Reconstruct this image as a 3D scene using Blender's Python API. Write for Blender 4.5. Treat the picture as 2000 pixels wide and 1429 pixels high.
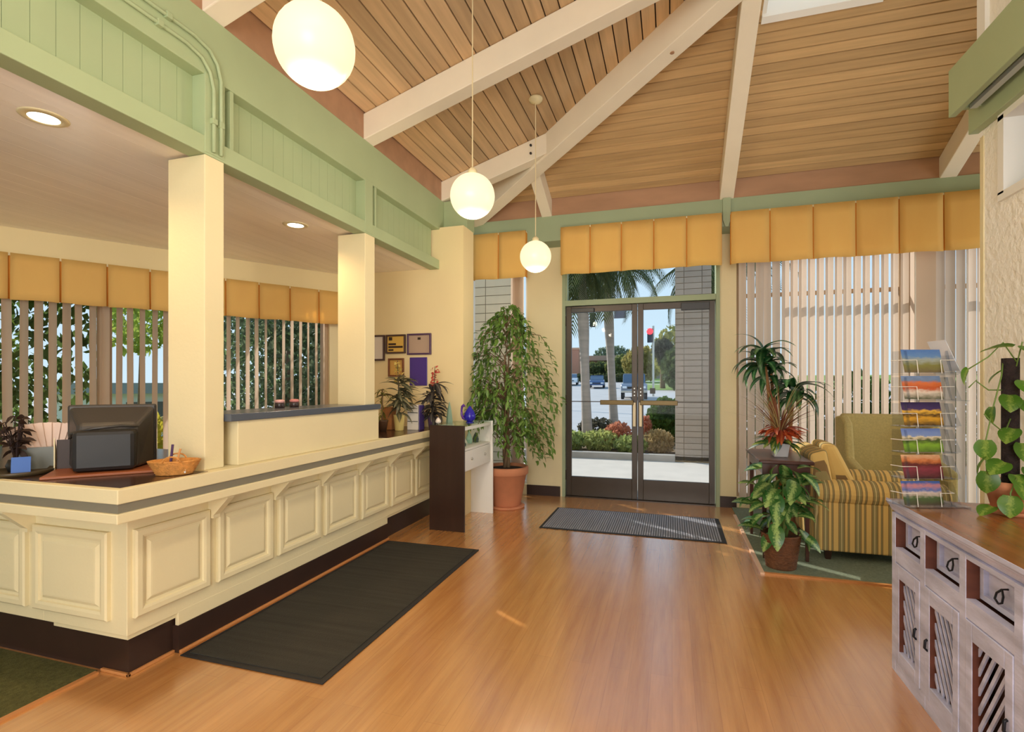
import bpy, math, random
from mathutils import Vector, Matrix, Euler

# ------------------------------------------------------------------ scene, camera, light
for o in list(bpy.data.objects):
    bpy.data.objects.remove(o)
sc = bpy.context.scene
COL = sc.collection
CAM_H = 1.35
F_PX, W_PX, HORIZON, MIDROW = 1010.0, 2000.0, 750.0, 714.5
cam_d = bpy.data.cameras.new('camera')
cam = bpy.data.objects.new('camera', cam_d)
COL.objects.link(cam)
cam.location = (0, 0, CAM_H)
cam.rotation_euler = (math.radians(90), 0, math.radians(17.2))
cam_d.sensor_fit = 'HORIZONTAL'
cam_d.sensor_width = 36.0
cam_d.lens = 36.0 * F_PX / W_PX
cam_d.shift_y = (HORIZON - MIDROW) / W_PX
cam_d.clip_start = 0.05
cam_d.clip_end = 600
sc.camera = cam

vs = sc.view_settings
vs.view_transform = 'Standard'
vs.look = 'None'
vs.gamma = 1.0
vs.use_curve_mapping = False
vs.exposure = 0.0

world = bpy.data.worlds.new('sky')
sc.world = world
world.use_nodes = True
wn, wl = world.node_tree.nodes, world.node_tree.links
wn.clear()
w_out = wn.new('ShaderNodeOutputWorld')
w_bg = wn.new('ShaderNodeBackground')
w_tc = wn.new('ShaderNodeTexCoord')
w_sep = wn.new('ShaderNodeSeparateXYZ')
w_rmp = wn.new('ShaderNodeValToRGB')
wl.new(w_tc.outputs['Generated'], w_sep.inputs[0])
wl.new(w_sep.outputs['Z'], w_rmp.inputs[0])
wl.new(w_rmp.outputs[0], w_bg.inputs[0])
wl.new(w_bg.outputs[0], w_out.inputs[0])
w_rmp.color_ramp.elements[0].position = 0.0
w_rmp.color_ramp.elements[0].color = (0.68, 0.88, 1.0, 1)
w_rmp.color_ramp.elements[1].position = 0.8
w_rmp.color_ramp.elements[1].color = (0.30, 0.55, 0.88, 1)
w_bg.inputs['Strength'].default_value = 1.0

sun_d = bpy.data.lights.new('sun', 'SUN')
sun_d.energy = 4.6
sun_d.angle = 0.009
sun_d.color = (1.0, 0.94, 0.84)
sun = bpy.data.objects.new('sun', sun_d)
COL.objects.link(sun)
sun.location = (-20, 20, 20)
sun.rotation_euler = Vector((0.75, -0.5, -0.55)).to_track_quat('-Z', 'Y').to_euler()

def area_light(name, loc, direction, sx, sy, watts, color):
    d = bpy.data.lights.new(name, 'AREA')
    d.shape = 'RECTANGLE'
    d.size, d.size_y = sx, sy
    d.energy = watts
    d.color = color
    o = bpy.data.objects.new(name, d)
    COL.objects.link(o)
    o.location = loc
    o.rotation_euler = Vector(direction).to_track_quat('-Z', 'Y').to_euler()
    return o
# unseen area lamps added to brighten the room, in place of daylight
area_light('rear_fill_lamp', (0.35, -3.2, 1.75), (-0.62, 1, 0.30), 2.6, 2.6, 185, (1.0, 0.97, 0.92))  # added lamp behind the camera, aimed to brighten counter sides and ceiling
area_light('overhead_fill_lamp', (-0.4, -0.6, 3.9), (0, 0.25, -1), 2.4, 2.4, 55, (1.0, 0.95, 0.87))  # added lamp below the closed roof slope, no opening above it
area_light('alcove_fill_lamp', (4.85, 4.6, 1.6), (-1, 0, 0), 2.2, 2.4, 40, (1.0, 0.98, 0.95))  # area lamp added at the unseen opening in the east wall

# ------------------------------------------------------------------ helpers
def lin(c):
    return tuple(((v / 255.0) / 12.92 if v / 255.0 <= 0.04045 else ((v / 255.0 + 0.055) / 1.055) ** 2.4) for v in c)

MATS = {}
def mat(name, rgb, rough=0.6, spec=0.4, metal=0.0, noise=0.0, nscale=(6, 6, 6), bump=0.0, bscale=40.0,
        emit=None, estr=0.0, trans=0.0, rnd=0.0, coat=0.0, bstretch=(1, 1, 1)):
    """principled material: rgb is sRGB 0-255; noise = colour variation; bump = fine relief; rnd = tint per object"""
    if name in MATS:
        return MATS[name]
    m = bpy.data.materials.new(name)
    m.use_nodes = True
    n, l = m.node_tree.nodes, m.node_tree.links
    p = n['Principled BSDF']
    base = lin(rgb)
    p.inputs['Roughness'].default_value = rough
    p.inputs['Specular IOR Level'].default_value = spec
    p.inputs['Metallic'].default_value = metal
    p.inputs['Coat Weight'].default_value = coat
    p.inputs['Base Color'].default_value = (*base, 1)
    tc = n.new('ShaderNodeTexCoord')
    col = None
    if noise > 0:
        mp = n.new('ShaderNodeMapping')
        mp.inputs['Scale'].default_value = nscale
        l.new(tc.outputs['Object'], mp.inputs[0])
        nz = n.new('ShaderNodeTexNoise')
        nz.inputs['Scale'].default_value = 1.0
        nz.inputs['Detail'].default_value = 5
        l.new(mp.outputs[0], nz.inputs['Vector'])
        rp = n.new('ShaderNodeValToRGB')
        rp.color_ramp.elements[0].position = 0.28
        rp.color_ramp.elements[1].position = 0.72
        rp.color_ramp.elements[0].color = (*[max(0, v * (1 - noise)) for v in base], 1)
        rp.color_ramp.elements[1].color = (*[min(1, v * (1 + noise)) for v in base], 1)
        l.new(nz.outputs['Fac'], rp.inputs[0])
        col = rp.outputs[0]
    if rnd > 0:
        oi = n.new('ShaderNodeObjectInfo')
        mr = n.new('ShaderNodeMapRange')
        mr.inputs['To Min'].default_value = 1 - rnd
        mr.inputs['To Max'].default_value = 1 + rnd
        l.new(oi.outputs['Random'], mr.inputs['Value'])
        hs = n.new('ShaderNodeHueSaturation')
        l.new(mr.outputs[0], hs.inputs['Value'])
        if col is None:
            hs.inputs['Color'].default_value = (*base, 1)
        else:
            l.new(col, hs.inputs['Color'])
        col = hs.outputs[0]
    if col is not None:
        l.new(col, p.inputs['Base Color'])
    if bump > 0:
        mp2 = n.new('ShaderNodeMapping')
        mp2.inputs['Scale'].default_value = bstretch
        l.new(tc.outputs['Object'], mp2.inputs[0])
        nb = n.new('ShaderNodeTexNoise')
        nb.inputs['Scale'].default_value = bscale
        nb.inputs['Detail'].default_value = 3
        l.new(mp2.outputs[0], nb.inputs['Vector'])
        bp = n.new('ShaderNodeBump')
        bp.inputs['Strength'].default_value = bump
        bp.inputs['Distance'].default_value = 0.02
        l.new(nb.outputs['Fac'], bp.inputs['Height'])
        l.new(bp.outputs[0], p.inputs['Normal'])
    if emit is not None:
        p.inputs['Emission Color'].default_value = (*emit, 1)
        p.inputs['Emission Strength'].default_value = estr
    if trans > 0:
        tr = n.new('ShaderNodeBsdfTranslucent')
        if col is not None:
            l.new(col, tr.inputs[0])
        else:
            tr.inputs[0].default_value = (*base, 1)
        mx = n.new('ShaderNodeMixShader')
        mx.inputs[0].default_value = trans
        l.new(p.outputs[0], mx.inputs[1])
        l.new(tr.outputs[0], mx.inputs[2])
        l.new(mx.outputs[0], n['Material Output'].inputs['Surface'])
    MATS[name] = m
    return m

def glass_mat(name, tint=(1, 1, 1), gloss=0.08, rough=0.0):
    if name in MATS:
        return MATS[name]
    m = bpy.data.materials.new(name)
    m.use_nodes = True
    n, l = m.node_tree.nodes, m.node_tree.links
    n.remove(n['Principled BSDF'])
    t = n.new('ShaderNodeBsdfTransparent')
    t.inputs[0].default_value = (*tint, 1)
    g = n.new('ShaderNodeBsdfGlossy')
    g.inputs['Roughness'].default_value = rough
    fr = n.new('ShaderNodeFresnel')
    fr.inputs['IOR'].default_value = 1.08 + gloss
    mx = n.new('ShaderNodeMixShader')
    ge = n.new('ShaderNodeNewGeometry')          # a thin pane reflects on its outer faces only
    sb_ = n.new('ShaderNodeMath'); sb_.operation = 'SUBTRACT'; sb_.inputs[0].default_value = 1.0
    l.new(ge.outputs['Backfacing'], sb_.inputs[1])
    mu = n.new('ShaderNodeMath'); mu.operation = 'MULTIPLY'
    l.new(fr.outputs[0], mu.inputs[0]); l.new(sb_.outputs[0], mu.inputs[1])
    l.new(mu.outputs[0], mx.inputs[0])
    l.new(t.outputs[0], mx.inputs[1])
    l.new(g.outputs[0], mx.inputs[2])
    l.new(mx.outputs[0], n['Material Output'].inputs['Surface'])
    MATS[name] = m
    return m

def stripe_mat(name, axis, period, stops, rough=0.85):
    """woven stripes along one object axis: stops = [(pos, rgb), ...]"""
    if name in MATS:
        return MATS[name]
    m = bpy.data.materials.new(name)
    m.use_nodes = True
    n, l = m.node_tree.nodes, m.node_tree.links
    p = n['Principled BSDF']
    p.inputs['Roughness'].default_value = rough
    p.inputs['Specular IOR Level'].default_value = 0.2
    tc = n.new('ShaderNodeTexCoord')
    sp = n.new('ShaderNodeSeparateXYZ')
    l.new(tc.outputs['Object'], sp.inputs[0])
    a = n.new('ShaderNodeMath'); a.operation = 'MULTIPLY'; a.inputs[1].default_value = 1.0 / period
    b = n.new('ShaderNodeMath'); b.operation = 'FRACT'
    l.new(sp.outputs[axis], a.inputs[0])
    l.new(a.outputs[0], b.inputs[0])
    rp = n.new('ShaderNodeValToRGB')
    rp.color_ramp.interpolation = 'CONSTANT'
    el = rp.color_ramp.elements
    while len(el) < len(stops):
        el.new(0.5)
    for e, (pos, rgb) in zip(el, stops):
        e.position = pos
        e.color = (*lin(rgb), 1)
    l.new(b.outputs[0], rp.inputs[0])
    l.new(rp.outputs[0], p.inputs['Base Color'])
    MATS[name] = m
    return m

def picture_mat(name, bands, wob=0.12, seed=0.0, rough=0.3):
    """flat printed picture: horizontal bands of colour along the height, broken up by noise"""
    m = bpy.data.materials.new(name)
    m.use_nodes = True
    n, l = m.node_tree.nodes, m.node_tree.links
    p = n['Principled BSDF']
    p.inputs['Roughness'].default_value = rough
    tc = n.new('ShaderNodeTexCoord')
    sp = n.new('ShaderNodeSeparateXYZ')
    l.new(tc.outputs['Generated'], sp.inputs[0])
    mp = n.new('ShaderNodeMapping')
    mp.inputs['Location'].default_value = (seed, seed * 2, 0)
    mp.inputs['Scale'].default_value = (5, 1, 7)
    l.new(tc.outputs['Generated'], mp.inputs[0])
    nz = n.new('ShaderNodeTexNoise')
    nz.inputs['Scale'].default_value = 1.3
    nz.inputs['Detail'].default_value = 4
    l.new(mp.outputs[0], nz.inputs['Vector'])
    a = n.new('ShaderNodeMath'); a.operation = 'MULTIPLY_ADD'
    a.inputs[1].default_value = wob * 3
    l.new(nz.outputs['Fac'], a.inputs[0])
    b = n.new('ShaderNodeMath'); b.operation = 'SUBTRACT'; b.inputs[1].default_value = wob * 1.5
    l.new(sp.outputs['Z'], a.inputs[2])
    l.new(a.outputs[0], b.inputs[0])
    rp = n.new('ShaderNodeValToRGB')
    el = rp.color_ramp.elements
    while len(el) < len(bands):
        el.new(0.5)
    for e, (pos, rgb) in zip(el, bands):
        e.position = pos
        e.color = (*lin(rgb), 1)
    l.new(b.outputs[0], rp.inputs[0])
    l.new(rp.outputs[0], p.inputs['Base Color'])
    return m

class MB:
    """collects shapes; build() links them as one mesh object"""
    def __init__(self):
        self.v, self.f = [], []
    def add(self, vs_, fs_):
        k = len(self.v)
        self.v += [tuple(q) for q in vs_]
        self.f += [tuple(i + k for i in f) for f in fs_]
        return self
    def box(self, x0, x1, y0, y1, z0, z1):
        v = [(x, y, z) for z in (z0, z1) for y in (y0, y1) for x in (x0, x1)]
        return self.add(v, [(0, 2, 3, 1), (4, 5, 7, 6), (0, 1, 5, 4), (2, 6, 7, 3), (0, 4, 6, 2), (1, 3, 7, 5)])
    def obox(self, c, size, rot):
        e = Euler(rot).to_matrix()
        v = []
        for z in (-.5, .5):
            for y in (-.5, .5):
                for x in (-.5, .5):
                    v.append(Vector(c) + e @ Vector((x * size[0], y * size[1], z * size[2])))
        return self.add(v, [(0, 2, 3, 1), (4, 5, 7, 6), (0, 1, 5, 4), (2, 6, 7, 3), (0, 4, 6, 2), (1, 3, 7, 5)])
    def hexa(self, p):
        """8 points: 4 bottom counter-clockwise, 4 top"""
        return self.add(p, [(3, 2, 1, 0), (4, 5, 6, 7), (0, 1, 5, 4), (1, 2, 6, 5), (2, 3, 7, 6), (3, 0, 4, 7)])
    def prism(self, poly, lo, hi, axis):
        """poly in the two other axes, extruded along axis (0,1,2)"""
        def pt(a, b, h):
            return [(h, a, b), (a, h, b), (a, b, h)][axis]
        n = len(poly)
        v = [pt(a, b, lo) for a, b in poly] + [pt(a, b, hi) for a, b in poly]
        f = [tuple(range(n))[::-1], tuple(range(n, 2 * n))]
        f += [(i, (i + 1) % n, n + (i + 1) % n, n + i) for i in range(n)]
        return self.add(v, f)
    def tube(self, pts, r, n=8, cap=True):
        pts = [Vector(p) for p in pts]
        rs = r if isinstance(r, (list, tuple)) else [r] * len(pts)
        v, f = [], []
        up = Vector((0, 0, 1))
        prev = None
        for i, p in enumerate(pts):
            d = (pts[min(i + 1, len(pts) - 1)] - pts[max(i - 1, 0)]).normalized()
            if prev is None:
                a = up if abs(d.z) < 0.95 else Vector((1, 0, 0))
                x = d.cross(a).normalized()
            else:
                x = (prev - d * prev.dot(d)).normalized()
            prev = x
            y = d.cross(x)
            for k in range(n):
                t = 2 * math.pi * k / n
                v.append(p + (x * math.cos(t) + y * math.sin(t)) * rs[i])
        for i in range(len(pts) - 1):
            for k in range(n):
                f.append((i * n + k, i * n + (k + 1) % n, (i + 1) * n + (k + 1) % n, (i + 1) * n + k))
        if cap:
            f.append(tuple(range(n))[::-1])
            f.append(tuple((len(pts) - 1) * n + k for k in range(n)))
        return self.add(v, f)
    def lathe(self, prof, n=24, c=(0, 0, 0), sx=1.0, sy=1.0):
        v, f = [], []
        for r, z in prof:
            for k in range(n):
                t = 2 * math.pi * k / n
                v.append((c[0] + r * sx * math.cos(t), c[1] + r * sy * math.sin(t), c[2] + z))
        for i in range(len(prof) - 1):
            for k in range(n):
                f.append((i * n + k, i * n + (k + 1) % n, (i + 1) * n + (k + 1) % n, (i + 1) * n + k))
        if prof[0][0] > 1e-4:
            f.append(tuple(range(n))[::-1])
        if prof[-1][0] > 1e-4:
            f.append(tuple((len(prof) - 1) * n + k for k in range(n)))
        return self.add(v, f)
    def mesh(self, name, m, smooth=False):
        me = bpy.data.meshes.new(name)
        me.from_pydata(self.v, [], self.f)
        if m is not None:
            me.materials.append(m)
        if smooth:
            for q in me.polygons:
                q.use_smooth = True
        me.update()
        return me
    def build(self, name, m, parent=None, bevel=0.0, smooth=False, world=True, seg=2, auto=False):
        """world=True: coordinates are world; a parent that is not rotated is subtracted"""
        if parent is not None and world:
            off = root_of(parent)
            self.v = [(a - off.x, b - off.y, c - off.z) for a, b, c in self.v]
        me = self.mesh(name, m, smooth)
        o = bpy.data.objects.new(name, me)
        COL.objects.link(o)
        if parent is not None:
            o.parent = parent
        if bevel > 0:
            b = o.modifiers.new('bevel', 'BEVEL')
            b.width = bevel
            b.segments = seg
            b.limit_method = 'ANGLE'
            b.angle_limit = math.radians(35)
        return o

def root_of(o):
    q = Vector((0, 0, 0))
    while o is not None:
        q += o.location
        o = o.parent
    return q

def tag(o, label, cat, group=None, kind=None):
    if label: o['label'] = label
    if cat: o['category'] = cat
    if group: o['group'] = group
    if kind: o['kind'] = kind
    return o
def struct(o, label=None):
    o['kind'] = 'structure'
    if label: o['label'] = label
    return o
def thing(name, label, cat, loc=(0, 0, 0), rotz=0.0, group=None):
    o = bpy.data.objects.new(name, None)
    COL.objects.link(o)
    o.location = loc
    o.rotation_euler = (0, 0, rotz)
    o.empty_display_size = 0.1
    return tag(o, label, cat, group)
def box(name, m, x0, x1, y0, y1, z0, z1, parent=None, bevel=0.0, world=True):
    return MB().box(x0, x1, y0, y1, z0, z1).build(name, m, parent, bevel, world=world)
def share(name, me, parent, loc=(0, 0, 0), rot=(0, 0, 0), scale=(1, 1, 1)):
    o = bpy.data.objects.new(name, me)
    COL.objects.link(o)
    o.parent = parent
    o.location = loc
    o.rotation_euler = rot
    o.scale = scale
    return o

# ------------------------------------------------------------------ materials
M_CREAM = mat('cream_paint', (228, 214, 172), 0.55, noise=0.03, nscale=(2, 2, 2), bump=0.04, bscale=60)
M_WALL = mat('warm_cream_wall', (236, 216, 166), 0.7, noise=0.02, nscale=(2, 2, 2))
M_STUCCO = mat('stucco_wall', (246, 242, 232), 0.85, bump=0.7, bscale=26)
M_GREEN = mat('sage_green_paint', (166, 180, 140), 0.55, noise=0.04, nscale=(3, 3, 3))
M_GREEND = mat('sage_trim_paint', (156, 170, 138), 0.55, noise=0.04, nscale=(3, 3, 3))
M_BEAM = mat('pale_beam_paint', (240, 228, 206), 0.55, noise=0.04, nscale=(3, 3, 3))
M_FRIEZE = mat('stained_frieze_board', (172, 132, 102), 0.5, noise=0.12, nscale=(2, 8, 8))
M_PLANK_Y = mat('knotty_plank_lengthwise', (206, 172, 130), 0.42, noise=0.15, nscale=(26, 1.6, 26), rnd=0.2)
M_PLANK_X = mat('knotty_plank_crosswise', (198, 164, 118), 0.42, noise=0.12, nscale=(1.6, 30, 30), rnd=0.12)
M_SOFFIT = mat('painted_soffit_board', (250, 240, 226), 0.25, 0.5, noise=0.05, nscale=(12, 0.6, 12), rnd=0.02)
M_GAP = mat('dark_joint', (40, 26, 16), 0.9)
M_KICK = mat('dark_brown_vinyl', (52, 34, 26), 0.45, noise=0.1)
M_OAK = mat('oak_moulding', (196, 132, 76), 0.4, noise=0.1, nscale=(10, 1, 10))
M_DARKTOP = mat('dark_laminate', (66, 44, 32), 0.22, 0.5, noise=0.15, nscale=(20, 3, 3))
M_GREYBAND = mat('grey_laminate_band', (126, 120, 104), 0.4)
M_SHELFTOP = mat('slate_laminate', (84, 90, 100), 0.25, 0.5)
M_BRONZE = mat('bronze_aluminium', (62, 50, 38), 0.35, 0.5, metal=0.3, noise=0.08)
M_BLACK = mat('black_plastic', (34, 32, 31), 0.4, 0.5)
M_WHITE = mat('white_paint', (240, 238, 232), 0.45)
M_STEEL = mat('brushed_steel', (190, 186, 178), 0.3, metal=0.9)
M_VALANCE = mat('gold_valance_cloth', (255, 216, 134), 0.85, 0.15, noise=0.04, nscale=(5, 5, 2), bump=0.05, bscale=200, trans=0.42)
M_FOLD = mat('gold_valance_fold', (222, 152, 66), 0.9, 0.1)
M_VANE = mat('tan_blind_vane', (230, 212, 194), 0.7, 0.2, noise=0.03, nscale=(1, 1, 0.5), trans=0.4)
M_GLASS = glass_mat('window_glass')
M_TERRA = mat('terracotta', (206, 136, 98), 0.75, noise=0.12, nscale=(5, 5, 5), bump=0.08)
M_SOIL = mat('potting_soil', (58, 42, 30), 0.95, noise=0.3, nscale=(40, 40, 40), bump=0.5)
M_CARPET = mat('green_carpet', (126, 136, 116), 0.95, 0.05, noise=0.22, nscale=(70, 70, 70), bump=0.4, bscale=220)
M_CARPETL = mat('olive_carpet', (92, 90, 56), 0.95, 0.05, noise=0.25, nscale=(60, 60, 60), bump=0.4, bscale=220)
M_MAT = mat('charcoal_mat', (62, 60, 54), 0.9, 0.15, noise=0.16, nscale=(1.2, 26, 4), bump=0.35, bscale=120)
M_MATE = mat('rubber_edge', (40, 38, 38), 0.6)
M_MATG = mat('slate_mat', (150, 152, 162), 0.65, 0.4, noise=0.12, nscale=(40, 2, 4), bump=0.3, bscale=120)
M_WOODD = mat('dark_walnut', (54, 34, 24), 0.35, 0.4, noise=0.2, nscale=(12, 12, 1.5))
M_BARK = mat('bark', (120, 96, 70), 0.85, noise=0.2, nscale=(8, 8, 20), bump=0.3)

def floor_material():
    m = bpy.data.materials.new('honey_laminate_floor')
    m.use_nodes = True
    n, l = m.node_tree.nodes, m.node_tree.links
    p = n['Principled BSDF']
    tc = n.new('ShaderNodeTexCoord')
    mp = n.new('ShaderNodeMapping'); mp.inputs['Scale'].default_value = (22, 1.3, 1)
    l.new(tc.outputs['Object'], mp.inputs[0])
    nz = n.new('ShaderNodeTexNoise'); nz.inputs['Scale'].default_value = 1.0; nz.inputs['Detail'].default_value = 6; nz.inputs['Roughness'].default_value = 0.65
    l.new(mp.outputs[0], nz.inputs['Vector'])
    rp = n.new('ShaderNodeValToRGB')
    for e, (ps, c) in zip(rp.color_ramp.elements, ((0.25, (184, 120, 58)), (0.75, (220, 158, 90)))):
        e.position = ps; e.color = (*lin(c), 1)
    l.new(nz.outputs['Fac'], rp.inputs[0])
    # boards: faint tint steps across the width
    br = n.new('ShaderNodeTexBrick')
    mp2 = n.new('ShaderNodeMapping'); mp2.inputs['Rotation'].default_value = (0, 0, math.radians(90))
    l.new(tc.outputs['Object'], mp2.inputs[0]); l.new(mp2.outputs[0], br.inputs['Vector'])
    br.inputs['Scale'].default_value = 1.0
    br.inputs['Brick Width'].default_value = 1.25
    br.inputs['Row Height'].default_value = 0.095
    br.inputs['Mortar Size'].default_value = 0.0012
    br.inputs['Color1'].default_value = (1, 1, 1, 1)
    br.inputs['Color2'].default_value = (0.90, 0.89, 0.87, 1)
    br.inputs['Mortar'].default_value = (0.72, 0.68, 0.62, 1)
    mx = n.new('ShaderNodeMix'); mx.data_type = 'RGBA'; mx.blend_type = 'MULTIPLY'; mx.inputs['Factor'].default_value = 0.8
    l.new(rp.outputs[0], mx.inputs['A']); l.new(br.outputs['Color'], mx.inputs['B'])
    l.new(mx.outputs['Result'], p.inputs['Base Color'])
    p.inputs['Roughness'].default_value = 0.24
    p.inputs['Specular IOR Level'].default_value = 0.8
    p.inputs['Coat Weight'].default_value = 0.9
    p.inputs['Coat IOR'].default_value = 2.6
    p.inputs['Coat Roughness'].default_value = 0.22
    bp = n.new('ShaderNodeBump'); bp.inputs['Strength'].default_value = 0.04
    l.new(nz.outputs['Fac'], bp.inputs['Height']); l.new(bp.outputs[0], p.inputs['Normal'])
    return m
M_FLOOR = floor_material()

# ------------------------------------------------------------------ the room shell
XF = -2.30             # face of the reception fascia, columns
YB = 6.12              # inner face of the entrance wall
YE = 5.83              # eave line over the entrance wall
Y3 = 4.89              # wall behind the reception desk
ZS = 2.55              # reception soffit
P_L, P_B = 0.31, 0.45  # roof pitches
def z_left(x): return 3.48 + P_L * (x - XF)
def z_back(y): return 3.49 + P_B * (YE - y)
HIP = P_L / P_B
def hip_y(x): return YE - HIP * (x - XF)
def hip_x(y): return XF + (YE - y) / HIP
WP = (-3.45, 4.89)     # corner of the slanting window wall
WD = (-0.525, -0.851)
WROT = math.atan2(WD[1], WD[0])
def win_y(x): return WP[1] + (x - WP[0]) * WD[1] / WD[0]

fl = struct(MB().box(-7.6, 5.2, -3.7, YB + 0.25, -0.12, 0.0).build('floor', M_FLOOR))
MB().box(-7.6, -2.58, -3.7, 1.745, 0.0, 0.007).build('carpet', M_CARPETL, fl)
MB().box(-2.58, -2.555, -0.9, 1.735, 0.0, 0.009).build('carpet_strip', M_OAK, fl)
cr = MB().box(0.625, 5.0, 4.06, YB - 0.01, 0.0, 0.008).build('carpet', M_CARPET, fl)
MB().box(0.60, 0.628, 4.035, 5.75, 0.0, 0.012).build('carpet_strip', mat('pale_metal_strip', (228, 190, 160), 0.3, 0.5), fl)
MB().box(0.628, 5.0, 4.035, 4.062, 0.0, 0.012).build('carpet_strip', M_OAK, fl)

# reception rear wall and its stub pier
wr = MB().box(-3.62, -2.033, Y3, Y3 + 0.12, 0, 2.97)
wr.box(-2.25, -2.033, Y3 + 0.12, 5.17, 0, 2.97)
struct(wr.build('wall_reception', M_WALL))
# slanting window wall, built along its own axis (x = along wall, y = into the room)
ww = bpy.data.objects.new('wall_left', None); COL.objects.link(ww); struct(ww)
ww.location = (WP[0], WP[1], 0); ww.rotation_euler = (0, 0, WROT)
LW = 9.6
box('wall_base', M_WALL, -0.2, LW, -0.14, 0, 0, 0.45, ww, world=False)
box('wall_header', M_WALL, -0.2, LW, -0.14, 0, 2.3, ZS + 0.3, ww, world=False)
box('wall_end', M_CREAM, -0.2, 0.16, -0.14, 0, 0.45, 2.3, ww, world=False)
box('wall_sill', M_CREAM, 0.1, LW, -0.02, 0.05, 0.45, 0.48, ww, world=False)
W1 = bpy.data.objects.new('window_1', None); COL.objects.link(W1); struct(W1)
W1.location = (WP[0], WP[1], 0); W1.rotation_euler = (0, 0, WROT)
M_TANFR = mat('tan_window_frame', (176, 150, 120), 0.5)
for s0, s1 in ((0.16, 0.22), (2.02, 2.12), (4.1, 4.2), (6.2, 6.3), (8.4, 8.5)):
    box('mullion', M_TANFR, s0, s1, -0.11, -0.03, 0.48, 2.3, W1, world=False)
box('window_frame', M_TANFR, 0.16, LW, -0.11, -0.03, 2.24, 2.3, W1, world=False)
box('window_frame', M_TANFR, 0.16, LW, -0.11, -0.03, 0.48, 0.54, W1, world=False)
for s0, s1 in ((0.22, 2.02), (2.12, 4.1), (4.2, 6.2), (6.3, 8.4)):
    box('pane', M_GLASS, s0, s1, -0.075, -0.068, 0.54, 2.24, W1, world=False)

# entrance wall with windows and door opening
eb = MB()
eb.box(-3.62, -2.46, YB, YB + 0.18, 0, 3.0)
eb.box(-1.70, -1.262, YB, YB + 0.18, 0, 3.0)
eb.box(0.50, 0.672, YB, YB + 0.18, 0, 3.0)
eb.box(-2.46, -1.70, YB, YB + 0.18, 0, 0.12)
eb.box(0.672, 5.0, YB, YB + 0.18, 0, 0.12)
eb.box(-3.62, 5.0, YB, YB + 0.18, 3.0, 3.55)
struct(eb.build('wall_back', M_CREAM))
struct(MB().box(-3.62, -3.5, 5.01, YB, 0, 3.55).build('wall_vestibule', M_WALL))
struct(box('baseboard_back', M_KICK, -1.70, -1.285, YB - 0.015, YB - 0.001, 0, 0.12))
struct(box('baseboard_entry', M_KICK, 0.50, 0.672, YB - 0.015, YB - 0.001, 0, 0.12))
# right hand stucco wall, alcove walls, rear wall
rw = MB()
rw.box(1.5, 1.66, -3.6, 3.2, 0, 2.25)
rw.box(1.5, 1.66, 3.02, 3.2, 2.25, 4.6)
rw.box(1.5, 1.66, -3.6, 1.6, 2.25, 4.6)
rw.box(1.5, 1.66, 1.6, 3.02, 2.62, 4.6)
struct(rw.build('wall_right', M_STUCCO))
struct(MB().box(1.66, 5.0, 3.02, 3.2, 0, 4.6).build('wall_alcove', M_CREAM))
aw = MB().box(5.0, 5.15, 3.0, YB + 0.18, 0, 0.3)
aw.box(5.0, 5.15, 3.0, YB + 0.18, 2.9, 4.7).box(5.0, 5.15, 3.0, 3.4, 0.3, 2.9).box(5.0, 5.15, 5.8, YB + 0.18, 0.3, 2.9)
struct(aw.build('wall_east', M_CREAM))
rb = MB().box(-7.6, 1.66, -3.7, -3.55, 0, 0.3).box(-7.6, 1.66, -3.7, -3.55, 3.1, 4.7)
rb.box(-7.6, -2.9, -3.7, -3.55, 0.3, 3.1).box(1.3, 1.66, -3.7, -3.55, 0.3, 3.1)
struct(rb.build('wall_rear', M_CREAM))
# small white framed window high in the right wall
W4 = bpy.data.objects.new('window_4', None); COL.objects.link(W4); struct(W4)
MB().box(1.485, 1.66, 3.0, 3.045, 2.25, 2.62).box(1.485, 1.66, 1.58, 1.62, 2.25, 2.62).box(1.485, 1.66, 1.58, 3.045, 2.22, 2.26).box(1.485, 1.66, 1.58, 3.045, 2.6, 2.64).build('window_frame', M_WHITE, W4)
box('pane', mat('frosted_pane', (190, 192, 190), 0.4, trans=0.5), 1.60, 1.61, 1.62, 3.0, 2.26, 2.6, W4)

# ------------------------------------------------------------------ ceilings
YN = -3.6
soff = struct(bpy.data.objects.new('ceiling_reception', None)); COL.objects.link(soff)
w = 0.148
x = XF - 0.111
k = 0
while x > -7.4:
    x0 = x - w + 0.0025
    ya, yb = min(Y3, win_y(x0)), min(Y3, win_y(x))
    if yb > YN + 0.1:
        ya = max(ya, YN + 0.02)
        MB().hexa([(x0, YN, ZS), (x, YN, ZS), (x, yb, ZS), (x0, ya, ZS), (x0, YN, ZS + 0.02), (x, YN, ZS + 0.02), (x, yb, ZS + 0.02), (x0, ya, ZS + 0.02)]).build('soffit_board', M_SOFFIT, soff)
    x -= w
MB().box(-7.6, XF - 0.1, YN, Y3, ZS + 0.021, ZS + 0.04).build('soffit_backing', M_GAP, soff)

ceil_l = struct(bpy.data.objects.new('ceiling_west_slope', None)); COL.objects.link(ceil_l)
def left_strip(x0, x1, dz, th, y0=YN):
    pts = []
    for zt in (0, th):
        pts += [(x0, y0, z_left(x0) + dz + zt), (x1, y0, z_left(x1) + dz + zt), (x1, hip_y(x1), z_left(x1) + dz + zt), (x0, hip_y(x0), z_left(x0) + dz + zt)]
    return MB().hexa(pts)
x = XF
wp = 0.104
while x < 1.5:
    x1 = min(x + wp, 1.56)
    left_strip(x, x1 - 0.0095, 0, 0.02).build('plank', M_PLANK_Y, ceil_l)
    x += wp
left_strip(XF - 0.1, 1.6, 0.021, 0.05).build('roof_deck', M_GAP, ceil_l)

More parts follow.
